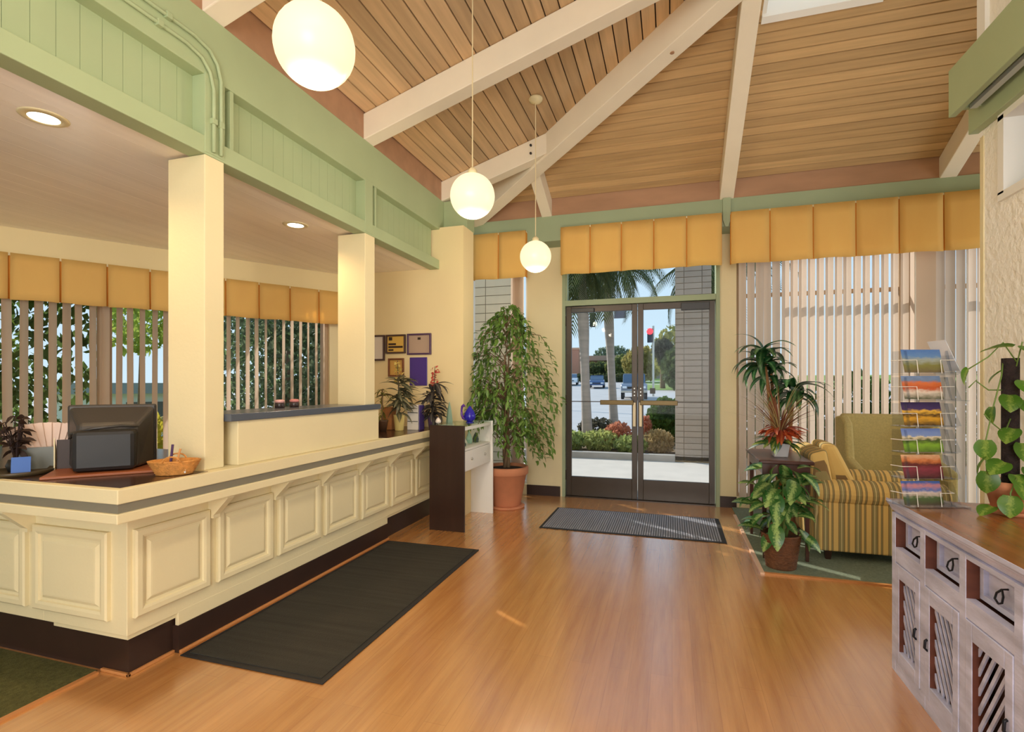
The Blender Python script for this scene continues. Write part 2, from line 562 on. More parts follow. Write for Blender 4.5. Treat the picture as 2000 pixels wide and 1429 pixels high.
SKX0, SKX1, SKY = 0.655, 1.46, 4.37      # roof light
ceil_b = struct(bpy.data.objects.new('ceiling_north_slope', None)); COL.objects.link(ceil_b)
def back_strip(xa0, xa1, xb, y0, y1, dz, th):
    """far edge y0 (starts xa0), near edge y1 (starts xa1), ends xb"""
    pts = []
    for zt in (0, th):
        pts += [(xa1, y1, z_back(y1) + dz + zt), (xb, y1, z_back(y1) + dz + zt), (xb, y0, z_back(y0) + dz + zt), (xa0, y0, z_back(y0) + dz + zt)]
    return MB().hexa(pts)
y = YE
wp = 0.0805
while y > 3.2:
    y1 = y - wp + 0.011
    if y <= SKY + 0.02:
        if hip_x(y1) < SKX0:
            back_strip(hip_x(y), hip_x(y1), SKX0, y, y1, 0, 0.02).build('plank', M_PLANK_X, ceil_b)
        back_strip(SKX1, SKX1, 5.0, y, y1, 0, 0.02).build('plank', M_PLANK_X, ceil_b)
    else:
        back_strip(hip_x(y), hip_x(y1), 5.0, y, y1, 0, 0.02).build('plank', M_PLANK_X, ceil_b)
    y -= wp
back_strip(XF, hip_x(SKY), 5.0, YE + 0.12, SKY, 0.03, 0.05).build('roof_deck', M_GAP, ceil_b)
back_strip(SKX1, SKX1, 5.0, SKY, 3.1, 0.03, 0.05).build('roof_deck', M_GAP, ceil_b)
# white framed roof light
sk = struct(bpy.data.objects.new('window_5', None)); COL.objects.link(sk)
def sk_bar(xa, xb, ya, yb, lo, hi):
    pts = []
    for d in (lo, hi):
        pts += [(xa, yb, z_back(yb) + d), (xb, yb, z_back(yb) + d), (xb, ya, z_back(ya) + d), (xa, ya, z_back(ya) + d)]
    return MB().hexa(pts)
sk_bar(SKX0, SKX1, SKY + 0.005, SKY - 0.045, -0.025, 0.3).build('window_frame', M_WHITE, sk)
sk_bar(SKX1 - 0.05, SKX1, SKY - 0.045, 3.3, -0.025, 0.3).build('window_frame', M_WHITE, sk)
sk_bar(SKX0, SKX0 + 0.03, SKY - 0.045, 3.6, 0.0, 0.3).build('window_frame', M_WHITE, sk)
MB().hexa([(SKX0, hip_y(SKX0) + .1, z_back(hip_y(SKX0) + .1) + dz) for dz in (0.30,)] + [(SKX1, hip_y(SKX1), z_back(hip_y(SKX1)) + .3), (SKX1, SKY, z_back(SKY) + .3), (SKX0, SKY, z_back(SKY) + .3)]
          + [(SKX0, hip_y(SKX0) + .1, z_back(hip_y(SKX0) + .1) + .31), (SKX1, hip_y(SKX1), z_back(hip_y(SKX1)) + .31), (SKX1, SKY, z_back(SKY) + .31), (SKX0, SKY, z_back(SKY) + .31)]).build('pane', mat('opal_acrylic', (250, 250, 246), 0.5, trans=0.85), sk)

# rafters: sheared timbers under the planks
RD = 0.205
def rafter_left(yc, x_end, label, wd=0.135):
    poly = [(XF - 0.04, z_left(XF - 0.04) - RD), (x_end, z_left(x_end) - RD), (x_end, z_left(x_end) - 0.002), (XF - 0.04, z_left(XF - 0.04) - 0.002)]
    o = MB().prism(poly, yc - wd / 2, yc + wd / 2, 1).build('rafter', M_BEAM, bevel=0.006)
    return tag(o, label, 'rafter')
def rafter_back(xc, y_end, label, wd=0.135):
    poly = [(y_end, z_back(y_end) - RD), (YE + 0.03, z_back(YE + 0.03) - RD), (YE + 0.03, z_back(YE + 0.03) - 0.002), (y_end, z_back(y_end) - 0.002)]
    o = MB().prism(poly, xc - wd / 2, xc + wd / 2, 0).build('rafter', M_BEAM, bevel=0.006)
    return tag(o, label, 'rafter')
rafter_left(0.68, 1.5, 'cream rafter on the fascia before the column by the computer monitor')
rafter_left(2.14, 1.5, 'cream rafter on the green fascia above the column by the wicker basket')
rafter_left(3.60, hip_x(3.60), 'long cream rafter on the green fascia above the column by the framed certificates')
ja = rafter_left(5.03, hip_x(5.03) - 0.03, 'short bolted cream rafter joining the green fascia to the diagonal hip beam')
for dz in (-0.06, -0.14):
    xx = hip_x(5.03) - 0.2
    MB().tube([(xx, 5.03 - 0.07, z_left(xx) + dz), (xx, 5.03 - 0.085, z_left(xx) + dz)], 0.012, 8).build('bolt', M_BLACK, ja)
rafter_back(-1.385, hip_y(-1.385) + 0.03, 'short cream rafter above the pilaster beside the potted fig tree', 0.12)
rafter_back(0.545, hip_y(0.545), 'cream rafter running up from the gap between the valances to the roof light')
rafter_back(2.47, 3.3, 'cream rafter passing behind the green boxed beam by the stucco wall')
hb = MB()
dx, dy = 1.0, -HIP
ln = math.hypot(dx, dy)
nx, ny = -dy / ln, dx / ln
xa, xb = XF + 0.02, 1.62
pts = []
for dz in (-0.245, -0.004):
    for xx, s in ((xa, -1), (xb, -1), (xb, 1), (xa, 1)):
        pts.append((xx + s * nx * 0.08, hip_y(xx) + s * ny * 0.08, z_left(xx) + dz))
hb.hexa(pts)
hipo = tag(hb.build('hip_beam', M_BEAM, bevel=0.006), 'long cream hip beam running diagonally up from the corner of the two slopes', 'beam')
MB().tube([(0.0, hip_y(0.0), z_left(0.0) - 0.249), (0.0, hip_y(0.0), z_left(0.0) - 0.24)], 0.018, 8).build('knot', M_FRIEZE, hipo)

# brown frieze boards and green plates under the slopes
struct(box('trim_1', M_FRIEZE, XF - 0.05, XF - 0.012, YN, YE, 3.27, 3.50))
struct(box('trim_2', M_FRIEZE, XF, 5.0, YE + 0.012, YE + 0.05, 3.28, 3.52))
gb = MB().box(XF, 5.0, YE, YE + 0.16, 3.0, 3.29)
gb.box(XF, 5.0, YE + 0.16, YB, 3.0, 3.05)
gbo = struct(gb.build('trim_3', M_GREEND))
gn = MB().prism([(0.505, 3.29), (0.505, 3.06), (0.53, 2.99), (0.56, 2.99), (0.585, 3.06), (0.585, 3.29)], YE - 0.03, YE - 0.001, 1)
gn.build('hanger_block', M_GREEND, gbo, bevel=0.004)
# corner block of the fascia over the stub pier
struct(MB().box(XF, -2.033, Y3 + 0.1, 5.2, 2.972, 3.27).build('trim_4', M_GREEN, bevel=0.004))

# reception fascia: rails, posts, recessed boards
fa = struct(bpy.data.objects.new('trim_5', None)); COL.objects.link(fa)
box('top_rail', M_GREEN, XF - 0.11, XF, YN, 5.0, 2.95, 3.268, fa, 0.004)
box('bottom_rail', M_GREEN, XF - 0.11, XF, YN, Y3 - 0.001, ZS - 0.012, 2.632, fa, 0.004)
for a, b in ((0.62, 0.74), (2.075, 2.20), (3.53, 3.64), (4.86, 5.0)):
    box('post', M_GREEN, XF - 0.11, XF + 0.004, a, b, 2.55 if b < 4.9 else 2.97, 2.96, fa, 0.003)
for a in (2.205, 3.645):
    box('batten', M_GREEN, XF - 0.09, XF - 0.004, a + 0.035, a + 0.06, 2.632, 2.95, fa, 0.002)
for a, b in ((-3.5, 0.62), (0.74, 2.075), (2.20, 3.53), (3.64, 4.86)):
    n = int(round((b - a) / 0.091))
    st = (b - a) / n
    for i in range(n):
        box('fascia_board', M_GREEN, XF - 0.098, XF - 0.080, a + i * st + 0.0009, a + (i + 1) * st - 0.0009, 2.62, 2.96, fa)
box('fascia_backing', M_GAP, XF - 0.11, XF - 0.0985, YN, 4.88, 2.6, 2.97, fa)
# two painted conduits running along the fascia and turning down the post
cd = thing('conduit', 'pair of green painted electrical conduits bent down the fascia post above the column', 'conduit', (XF, 2.1, 2.6))
for zz, yy in ((3.10, 2.165), (3.035, 2.12)):
    pts = [(XF + 0.012, -3.0, zz), (XF + 0.012, yy - 0.16, zz), (XF + 0.012, yy - 0.07, zz - 0.02), (XF + 0.012, yy - 0.02, zz - 0.07), (XF + 0.014, yy, zz - 0.15), (XF + 0.014, yy, 2.56)]
    MB().tube(pts, 0.0095, 8).build('pipe', M_GREEN, cd, smooth=True)
    for (py, pz) in ((yy - 0.3, zz), (yy, 2.72)):
        MB().obox((XF + 0.012, py, pz), (0.028, 0.03, 0.03), (0, 0, 0)).build('clamp', M_GREEN, cd, bevel=0.003)

# green boxed beam along the right wall
rbm = struct(bpy.data.objects.new('trim_6', None)); COL.objects.link(rbm)
box('fascia', M_GREEN, 1.33, 1.36, -3.5, 3.14, 2.69, 2.925, rbm, 0.003)
box('fascia_top', M_GREEN, 1.36, 1.499, -3.5, 3.14, 2.895, 2.925, rbm)
box('fascia_end', M_GREEN, 1.36, 1.499, 3.115, 3.14, 2.72, 2.895, rbm)
box('light_rail', mat('pale_grey_rail', (196, 204, 204), 0.4), 1.40, 1.43, -3.5, 3.1, 2.705, 2.725, rbm)
box('lower_board', M_GREEN, 1.455, 1.499, -3.5, 3.235, 2.63, 2.78, rbm, 0.003)
struct(box('trim_7', M_WHITE, 1.48, 1.55, 3.14, 3.21, 2.93, 4.55))
struct(box('trim_8', M_CREAM, 1.495, 1.52, 3.185, 3.215, 0, 2.6))

# ------------------------------------------------------------------ entrance door and windows
DX0, DXM, DX1, DZ = -1.225, -0.382, 0.462, 2.285
D1 = struct(bpy.data.objects.new('door_1', None)); COL.objects.link(D1)
box('jamb', M_GREEND, DX0 - 0.037, DX0, YB - 0.005, YB + 0.17, 0, 3.0, D1)
box('jamb', M_GREEND, DX1, DX1 + 0.04, YB - 0.02, YB + 0.17, 0, 3.0, D1)
box('transom_bar', M_GREEND, DX0, DX1, YB - 0.005, YB + 0.12, DZ, DZ + 0.065, D1, 0.003)
box('transom_post', M_GREEND, DX0, DX0 + 0.02, YB + 0.02, YB + 0.1, DZ + 0.065, 3.0, D1)
box('transom_pane', M_GLASS, DX0 + 0.02, DX1, YB + 0.07, YB + 0.077, DZ + 0.065, 3.0, D1)
box('threshold', M_BRONZE, DX0, DX1, YB - 0.01, YB + 0.16, 0.0, 0.012, D1)
yd0, yd1 = YB + 0.03, YB + 0.075
for x0, x1, inner in ((DX0 + 0.006, DXM - 0.003, 'r'), (DXM + 0.003, DX1 - 0.006, 'l')):
    leaf = MB().box(x0, x0 + 0.062, yd0, yd1, 0.014, DZ - 0.004).box(x1 - 0.062, x1, yd0, yd1, 0.014, DZ - 0.004)
    leaf.box(x0 + 0.062, x1 - 0.062, yd0, yd1, DZ - 0.075, DZ - 0.004).box(x0 + 0.062, x1 - 0.062, yd0, yd1, 0.014, 0.245)
    lf = leaf.build('door_leaf', M_BRONZE, D1, bevel=0.003)
    box('pane', M_GLASS, x0 + 0.062, x1 - 0.062, yd0 + 0.018, yd0 + 0.024, 0.245, DZ - 0.075, lf)
    box('glazing_bar', M_BRONZE, x0 + 0.062, x1 - 0.062, yd0 + 0.012, yd0 + 0.03, 1.138, 1.148, lf)
    xs = x1 - 0.05 if inner == 'r' else x0 + 0.014
    box('push_plate', mat('champagne_aluminium', (176, 158, 126), 0.35, metal=0.5), xs, xs + 0.036, yd0 - 0.03, yd0 - 0.002, 0.86, 1.14, lf, 0.004)
    bx0, bx1 = (x1 - 0.42, x1 - 0.04) if inner == 'r' else (x0 + 0.03, x0 + 0.44)
    box('push_bar', mat('weathered_brass', (112, 94, 60), 0.4, metal=0.5), bx0, bx1, yd0 - 0.07, yd0 - 0.035, 1.11, 1.165, lf, 0.006)
    for bx in (bx0 + 0.02, bx1 - 0.05):
        box('bar_bracket', M_BRONZE, bx, bx + 0.03, yd0 - 0.04, yd0 + 0.004, 1.12, 1.155, lf)
    for kz in (1.22, 1.26, 1.30):
        MB().tube([(xs + 0.018, yd0 - 0.012, kz), (xs + 0.018, yd0 + 0.002, kz)], 0.007, 8).build('bolt', M_STEEL, lf)
    if inner == 'r':
        box('door_closer', M_BLACK, x0 + 0.07, x0 + 0.34, yd0 - 0.055, yd0 - 0.001, DZ - 0.085, DZ - 0.035, lf, 0.004)
    else:
        box('door_closer', M_BLACK, x1 - 0.36, x1 - 0.06, yd0 - 0.06, yd0 - 0.001, DZ - 0.105, DZ - 0.025, lf, 0.004)
        box('sticker', M_BLACK, x0 + 0.135, x0 + 0.195, yd0 + 0.015, yd0 + 0.0175, 1.24, 1.305, lf)
for hz in (0.2, 1.1, 2.05):
    MB().tube([(DX0 - 0.004, yd0 - 0.006, hz), (DX0 - 0.004, yd0 - 0.006, hz + 0.12)], 0.011, 8).build('hinge', M_BRONZE, D1)

W2 = struct(bpy.data.objects.new('window_2', None)); COL.objects.link(W2)
box('pane', M_GLASS, -2.43, -1.73, YB + 0.08, YB + 0.087, 0.15, 3.0, W2)
for a, b, c, d in ((-2.46, -2.43, 0.12, 3.0), (-1.73, -1.70, 0.12, 3.0), (-2.43, -1.73, 0.12, 0.15)):
    box('window_frame', M_WHITE, a, b, YB + 0.05, YB + 0.12, c, d, W2)
W3 = struct(bpy.data.objects.new('window_3', None)); COL.objects.link(W3)
for a, b in ((0.70, 2.2), (2.32, 3.6), (3.66, 4.96)):
    box('pane', M_GLASS, a, b, YB + 0.08, YB + 0.087, 0.15, 2.98, W3)
for a, b in ((0.672, 0.70), (2.2, 2.32), (3.6, 3.66), (4.96, 5.0)):
    box('mullion', M_TANFR, a, b, YB + 0.05, YB + 0.12, 0.12, 3.0, W3)
box('window_frame', M_TANFR, 0.70, 4.96, YB + 0.05, YB + 0.12, 0.12, 0.15, W3)
box('window_frame', M_TANFR, 0.70, 4.96, YB + 0.06, YB + 0.11, 2.30, 2.34, W3)

# ------------------------------------------------------------------ valances
def valance(label, edges, z0, z1, y0, depth, parent_loc, rotz, world, dirn=-1):
    """box-pleated valance: edges = pleat positions along its length (local x)"""
    t = thing('valance', label, 'valance', parent_loc, rotz)
    n = len(edges) - 1
    for i in range(n):
        a, b = edges[i], edges[i + 1]
        g = 0.006
        # each flat is slightly bowed and kicks out at the hem
        v, f = [], []
        nu, nv = 6, 5
        for j in range(nv + 1):
            vz = z1 + (z0 - z1) * j / nv
            for q in range(nu + 1):
                u = q / nu
                bow = 0.010 * math.sin(math.pi * u) * (j / nv) + 0.012 * (j / nv) ** 2
                wob = 0.004 * math.sin(7 * (u + i * 1.7)) * (j / nv)
                v.append((a + g + (b - a - 2 * g) * u, y0 + dirn * (depth + bow + wob), vz + 0.004 * math.sin(3.1 * i + 5 * u) * (j == nv)))
        for j in range(nv):
            for q in range(nu):
                k0 = j * (nu + 1) + q
                f.append((k0, k0 + 1, k0 + nu + 2, k0 + nu + 1))
        o = MB().add(v, f).build('pleat', M_VALANCE, t, smooth=True, world=world)
        so = o.modifiers.new('thick', 'SOLIDIFY'); so.thickness = 0.006; so.offset = 0
    for i in range(1, n):
        e = edges[i]
        ya, yb = sorted((y0 + dirn * (depth - 0.02), y0 + dirn * (depth - 0.012)))
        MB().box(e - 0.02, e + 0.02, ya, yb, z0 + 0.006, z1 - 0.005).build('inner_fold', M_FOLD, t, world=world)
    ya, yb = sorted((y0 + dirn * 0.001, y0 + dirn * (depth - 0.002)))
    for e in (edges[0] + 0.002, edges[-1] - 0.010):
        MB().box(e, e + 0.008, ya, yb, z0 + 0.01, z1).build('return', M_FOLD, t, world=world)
    MB().box(edges[0], edges[-1], ya, yb, z1 - 0.02, z1 - 0.002).build('mounting_board', M_CREAM, t, world=world)
    return t
valance('gold pleated fabric valance above the glass entrance doors', [-1.21, -0.872, -0.53, -0.188, 0.147, 0.495], 2.585, 3.125, YE, 0.07, (-0.36, YE, 2.58), 0, True)
valance('wide gold pleated fabric valance above the blinds by the armchairs', [0.575, 0.944, 1.331, 1.697, 2.052, 2.404, 2.76, 3.12, 3.48, 3.84], 2.585, 3.125, YE, 0.07, (2, YE, 2.58), 0, True)
valance('short gold fabric valance between the stub pier and pilaster above the fig tree', [-2.28, -1.95, -1.615], 2.585, 3.13, YE, 0.07, (-1.9, YE, 2.58), 0, True)
ed = [0.03 + 0.29 * i for i in range(16)]
valance('gold pleated fabric valance along the reception window wall', ed, 1.985, 2.335, 0.0, 0.115, (WP[0], WP[1], 0), WROT, False, 1)

# ------------------------------------------------------------------ vertical blinds
def vane_mesh(width, z0, z1, name):
    v, f = [], []
    n = 4
    for z in (z0, z1):
        for q in range(n + 1):
            u = q / n - 0.5
            v.append((u * width, 0.006 * (1 - 4 * u * u), z))
    for q in range(n):
        f.append((q, q + 1, n + 2 + q, n + 1 + q))
    return MB().add(v, f).mesh(name, M_VANE, smooth=True)
vb = thing('vertical_blind', 'tan vertical blind with nearly closed vanes behind the armchairs', 'blind', (0.7, 5.99, 0.1))
vm = vane_mesh(0.089, 0, 2.83, 'vane')
random.seed(3)
for i in range(19):
    share('vane', vm, vb, (0.02 + i * 0.081, 0, 0.02), (0, random.uniform(-0.003, 0.003), math.radians(26 + random.uniform(-5, 5))))
box('head_rail', M_CREAM, 0.68, 2.25, 5.965, 6.015, 2.96, 2.995, vb)
vb2 = thing('vertical_blind', 'tan vertical blind with beaded chain at the end by the stucco wall', 'blind', (2.45, 5.99, 0.1))
for i in range(30):
    share('vane', vm, vb2, (0.02 + i * 0.083, 0, 0.02), (0, 0, math.radians(12 + random.uniform(-4, 4))))
box('head_rail', M_CREAM, 2.42, 4.95, 5.965, 6.015, 2.96, 2.995, vb2)
cm = MB().lathe([(0.0, -0.006), (0.006, 0), (0.0, 0.006)], 6)
chm = cm.mesh('chain_bead', M_WHITE)
for i in range(46):
    share('chain_bead', chm, vb2, (0.205, -0.06, 0.55 + i * 0.05))
MB().tube([(2.655, 5.93, 0.6), (2.655, 5.93, 2.97)], 0.003, 5).build('chain_cord', M_WHITE, vb2)
# tan panel between the two blinds
struct(box('trim_9', M_VANE, 2.26, 2.43, 5.97, 6.08, 0.0, 2.99))
struct(box('trim_10', M_WHITE, 2.255, 2.262, 5.955, 5.968, 0.0, 2.99))
vb3 = thing('vertical_blind', 'narrow stack of tan blind vanes beside the pilaster above the fig tree', 'blind', (-1.85, 6.02, 0.1))
for i in range(6):
    share('vane', vm, vb3, (0.0 + i * 0.022, 0, 0.02), (0, 0, math.radians(70)))
vl = thing('vertical_blind', 'tan vertical blind with open vanes along the reception window wall', 'blind', (WP[0], WP[1], 0), WROT)
vm2 = vane_mesh(0.089, 0, 1.76, 'vane')
for i in range(56):
    share('vane', vm2, vl, (0.24 + i * 0.083, 0.055, 0.49), (0, random.uniform(-0.012, 0.012), math.radians(115 + random.uniform(-4, 4)) - WROT))
box('head_rail', M_CREAM, 0.2, 4.9, 0.03, 0.08, 2.25, 2.29, vl, world=False)

# ------------------------------------------------------------------ columns
def column(y0, y1, label):
    t = thing('column', label, 'column', (-2.425, (y0 + y1) / 2, 0.905))
    box('shaft', M_CREAM, -2.55, XF, y0, y1, 0.905, ZS - 0.013, t, 0.004)
    return t
column(2.077, 2.197, 'square cream column standing on the counter beside the wicker basket')
column(3.533, 3.672, 'square cream column at the far end of the raised counter shelf')

# ------------------------------------------------------------------ pendant globes and downlights
M_GLOBE = mat('lit_opal_glass', (170, 160, 130), 0.3, 0.4, emit=(1.0, 0.86, 0.56), estr=0.98)
M_CORD = mat('cream_cord', (224, 206, 164), 0.6)
def globe(x, y, z, r, label, watts):
    zc = z_left(x)
    t = thing('pendant_globe', label, 'pendant light', (x, y, z))
    prof = [(r * math.sin(math.pi * i / 20), -r * math.cos(math.pi * i / 20)) for i in range(21)]
    prof[0] = (0.0, -r); prof[-1] = (0.0, r)
    MB().lathe(prof, 36, (x, y, z)).build('globe', M_GLOBE, t, smooth=True)
    MB().lathe([(0.028, 0), (0.028, 0.03), (0.012, 0.045), (0.004, 0.05)], 16, (x, y, z + r - 0.008)).build('fitter', M_CORD, t, smooth=True)
    MB().tube([(x, y, z + r + 0.03), (x, y, zc - 0.02)], 0.004, 6).build('cord', M_CORD, t)
    MB().lathe([(0.012, -0.045), (0.05, -0.03), (0.062, -0.012), (0.062, 0.0)], 20, (x, y, zc - 0.004)).build('ceiling_canopy', M_CREAM, t, smooth=True)
    d = bpy.data.lights.new('globe_lamp', 'POINT')
    d.energy = watts
    d.color = (1.0, 0.85, 0.62)
    d.shadow_soft_size = 0.03
    o = bpy.data.objects.new('globe_lamp', d)
    COL.objects.link(o)
    o.parent = t
    o.location = (0, 0, -r - 0.05)
    return t
globe(-1.218, 1.555, 2.555, 0.139, 'lit white globe pendant closest to the computer monitor', 17)
globe(-1.172, 2.965, 2.505, 0.137, 'lit white globe pendant hanging midway along the counter front', 17)
globe(-1.135, 4.36, 2.46, 0.136, 'lit white globe pendant by the fig tree and entrance doors', 17)
M_LED = mat('lit_downlight', (255, 245, 220), 0.4, emit=(1.0, 0.9, 0.7), estr=9.0)
def downlight(x, y, label):
    t = thing('downlight', label, 'downlight', (x, y, ZS))
    MB().lathe([(0.058, 0.0), (0.058, -0.006), (0.086, -0.004), (0.092, 0.0)], 28, (x, y, ZS)).build('trim_ring', M_CREAM, t, smooth=True)
    MB().lathe([(0.0, -0.004), (0.057, -0.004), (0.057, 0.0)], 28, (x, y, ZS)).build('lens', M_LED, t)
    d = bpy.data.lights.new('downlight_lamp', 'SPOT')
    d.energy = 27; d.color = (1.0, 0.66, 0.33); d.spot_size = math.radians(150); d.spot_blend = 0.8; d.shadow_soft_size = 0.05
    o = bpy.data.objects.new('downlight_lamp', d); COL.objects.link(o)
    o.parent = t; o.location = (0, 0, -0.02)
    return t
downlight(-2.70, 1.60, 'lit round downlight in the soffit above the computer monitor')
downlight(-2.71, 3.24, 'lit round downlight in the soffit above the raised counter shelf')

# ------------------------------------------------------------------ reception counter
CX, CY = -2.37, 1.73           # body faces (lobby side, near end)
LX, LY, LZ = -2.225, 1.585, 0.905
ct = thing('reception_counter', 'cream L shaped reception counter with raised panels and brackets', 'counter', (CX, CY, 0))
bd = MB().box(CX - 0.55, CX, CY, Y3 - 0.002, 0.20, 0.76).box(-4.6, CX - 0.55, CY, CY + 0.88, 0.20, 0.76)
bd.box(CX - 0.02, CX + 0.001, 1.985, 3.985, 0.137, 0.21)
bd.build('body', M_CREAM, ct, bevel=0.003)
box('kick_board', M_KICK, CX - 0.5, CX - 0.035, CY + 0.035, Y3 - 0.002, 0.0, 0.19, ct)
box('kick_board', M_KICK, -4.6, CX - 0.5, CY + 0.035, CY + 0.5, 0.0, 0.19, ct)
box('kick_board', M_KICK, CX - 0.04, CX + 0.004, 1.985, 3.985, 0.0, 0.137, ct)
box('kick_cap', M_CREAM, CX - 0.5, CX - 0.012, CY + 0.012, Y3 - 0.002, 0.178, 0.2, ct)
MB().box(CX + 0.004, CX + 0.02, 1.985, 3.985, 0.0, 0.016).build('shoe_moulding', M_OAK, ct, bevel=0.004)
MB().box(CX - 0.035, CX - 0.02, CY + 0.02, 1.985, 0.0, 0.014).box(CX - 0.2, CX - 0.02, CY + 0.02, CY + 0.035, 0.0, 0.014).build('shoe_moulding', M_OAK, ct, bevel=0.003)
# raised panels: frame moulding, sunk bevel and raised field
def raised_panel(u0, u1, z0, z1, place, parent):
    a = 0.05
    rings = [(0.0, 0.0), (0.0, 0.018), (0.008, 0.024), (0.030, 0.024), (0.042, 0.020), (0.046, 0.011), (0.058, 0.010), (0.074, 0.019), (0.082, 0.020)]
    v, f = [], []
    for ins, h in rings:
        for (u, z) in ((u0 + ins, z0 + ins), (u1 - ins, z0 + ins), (u1 - ins, z1 - ins), (u0 + ins, z1 - ins)):
            v.append(place(u, h, z))
    for i in range(len(rings) - 1):
        for k in range(4):
            f.append((i * 4 + k, i * 4 + (k + 1) % 4, (i + 1) * 4 + (k + 1) % 4, (i + 1) * 4 + k))
    e = (len(rings) - 1) * 4
    f.append((e, e + 1, e + 2, e + 3))
    return MB().add(v, f).build('panel', M_CREAM, parent)
for i in range(7):
    y0 = 1.755 + 0.4545 * i
    y1 = y0 + 0.405
    if y1 < Y3:
        raised_panel(y0, y1, 0.275, 0.682, lambda u, h, z: (CX + h, u, z), ct)
for i in range(4):
    x1 = -2.47 - 0.555 * i
    raised_panel(x1 - 0.50, x1, 0.262, 0.67, lambda u, h, z: (u, CY - h, z), ct)
# brackets under the ledge
def bracket(place):
    prof = [(0, 0.76), (0.132, 0.76), (0.132, 0.748), (0.036, 0.652), (0.036, 0.635), (0, 0.635)]
    v = [place(a, -0.022, z) for a, z in prof] + [place(a, 0.022, z) for a, z in prof]
    n = len(prof)
    f = [tuple(range(n)), tuple(range(2 * n - 1, n - 1, -1))] + [(i, n + i, n + (i + 1) % n, (i + 1) % n) for i in range(n)]
    MB().add(v, f).build('bracket', M_CREAM, ct)
for i in range(6):
    yc = 1.755 + 0.4545 * (i + 1) - 0.026
    bracket(lambda a, s, z, yc=yc: (CX + a, yc + s, z))
for i in range(3):
    xc = -2.47 - 0.555 * i - 0.528
    bracket(lambda a, s, z, xc=xc: (xc + s, CY - a, z))
# ledge: lower lip, grey band, upper rim
def ledge(name, m, off, z0, z1, bev):
    MB().box(CX - 0.62, LX + off, LY - off, Y3 - 0.002, z0, z1).build(name, m, ct, bevel=bev)
    MB().box(-4.6, CX - 0.62, LY - off, CY + 0.95, z0, z1).build(name, m, ct, bevel=bev)
ledge('ledge_lip', M_CREAM, 0.008, 0.7605, 0.803, 0.004)
ledge('ledge_band', M_GREYBAND, -0.006, 0.803, 0.842, 0)
ledge('ledge_rim', M_CREAM, 0.0, 0.842, LZ - 0.0005, 0.004)
dt = MB().box(-4.6, LX - 0.035, LY + 0.035, 2.06, LZ - 0.0005, LZ + 0.001).box(-4.6, CX - 0.58, 2.06, CY + 0.95, LZ - 0.0005, LZ + 0.001)
dt.box(CX - 0.58, XF - 0.25, 2.06, Y3 - 0.004, LZ - 0.0005, LZ + 0.001).box(XF - 0.25, LX - 0.02, 3.76, Y3 - 0.004, LZ - 0.0005, LZ + 0.001)
dt.build('desk_surface', M_DARKTOP, ct)

# raised transaction shelf between the columns
sh = thing('counter_shelf', 'raised cream transaction shelf with slate top on the reception counter', 'shelf', (-2.35, 2.95, LZ))
box('front_panel', M_CREAM, -2.40, -2.275, 2.265, 3.69, LZ, 1.148, sh, 0.003)
box('shelf_top', M_SHELFTOP, -2.62, -2.262, 2.205, 3.705, 1.148, 1.19, sh, 0.004)
box('back_leg', M_CREAM, -2.60, -2.57, 2.265, 3.50, LZ + 0.0015, 1.148, sh)

# ------------------------------------------------------------------ floor mats
def floor_mat(name, label, x0, x1, y0, y1, m, ribs):
    t = thing(name, label, 'floor mat', ((x0 + x1) / 2, (y0 + y1) / 2, 0.0))
    box('rubber_base', M_MATE, x0, x1, y0, y1, 0.0005, 0.007, t, 0.003)
    e = 0.03
    if not ribs:
        box('pile', m, x0 + e, x1 - e, y0 + e, y1 - e, 0.007, 0.0105, t)
    else:
        n = int((x1 - x0 - 2 * e) / 0.021)
        mb = MB()
        for i in range(n):
            mb.box(x0 + e + i * 0.021, x0 + e + i * 0.021 + 0.015, y0 + e, y1 - e, 0.007, 0.0115)
        o = mb.build('rib_pile', m, t)
        o['kind'] = 'stuff'
    return t
floor_mat('runner_mat', 'long charcoal carpet runner mat in front of the counter', -2.335, -1.498, 1.965, 3.936, M_MAT, False)
floor_mat('door_mat', 'grey ribbed rubber door mat before the glass entrance doors', -1.195, 0.445, 4.715, 5.545, M_MATG, True)

# ------------------------------------------------------------------ display stand
ds = thing('display_stand', 'dark walnut display case with glass showcase and drawer at the counter end', 'display case', (-1.98, 4.74, 0))
box('end_panel', M_WOODD, -2.155, -1.806, 4.365, 4.385, 0, 0.97, ds, 0.002)
box('end_panel', M_WHITE, -2.155, -1.790, 5.10, 5.12, 0, 0.97, ds, 0.002)['label'] = 'white far end panel'
box('back_panel', M_WHITE, -2.155, -2.135, 4.385, 5.10, 0.30, 0.955, ds)
box('case_floor', M_WHITE, -2.135, -1.815, 4.385, 5.10, 0.735, 0.755, ds)
dr = box('drawer', M_WHITE, -2.10, -1.812, 4.395, 5.09, 0.545, 0.73, ds, 0.004)
for yy in (4.56, 4.92):
    kb = MB().lathe([(0.0, 0), (0.012, 0.0), (0.012, 0.008), (0.006, 0.014), (0.0, 0.014)], 12).build('knob', M_STEEL, dr, smooth=True, world=False)
    kb.location = (-1.812 - ds.location.x, yy - ds.location.y, 0.645); kb.rotation_euler = (0, math.radians(90), 0)
box('top_rail', M_WHITE, -1.835, -1.808, 4.385, 5.10, 0.925, 0.955, ds, 0.002)
box('showcase_pane', M_GLASS, -1.816, -1.812, 4.385, 5.10, 0.755, 0.925, ds)
box('top_pane', glass_mat('green_tinted_glass', (0.88, 0.96, 0.92), 0.2), -2.155, -1.80, 4.36, 5.125, 0.9705, 0.977, ds)
random.seed(8)
gm = [mat('sea_glass', (150, 186, 168), 0.2, 0.6), mat('dark_glass', (70, 86, 84), 0.2, 0.6), mat('pale_quartz', (214, 214, 196), 0.3)]
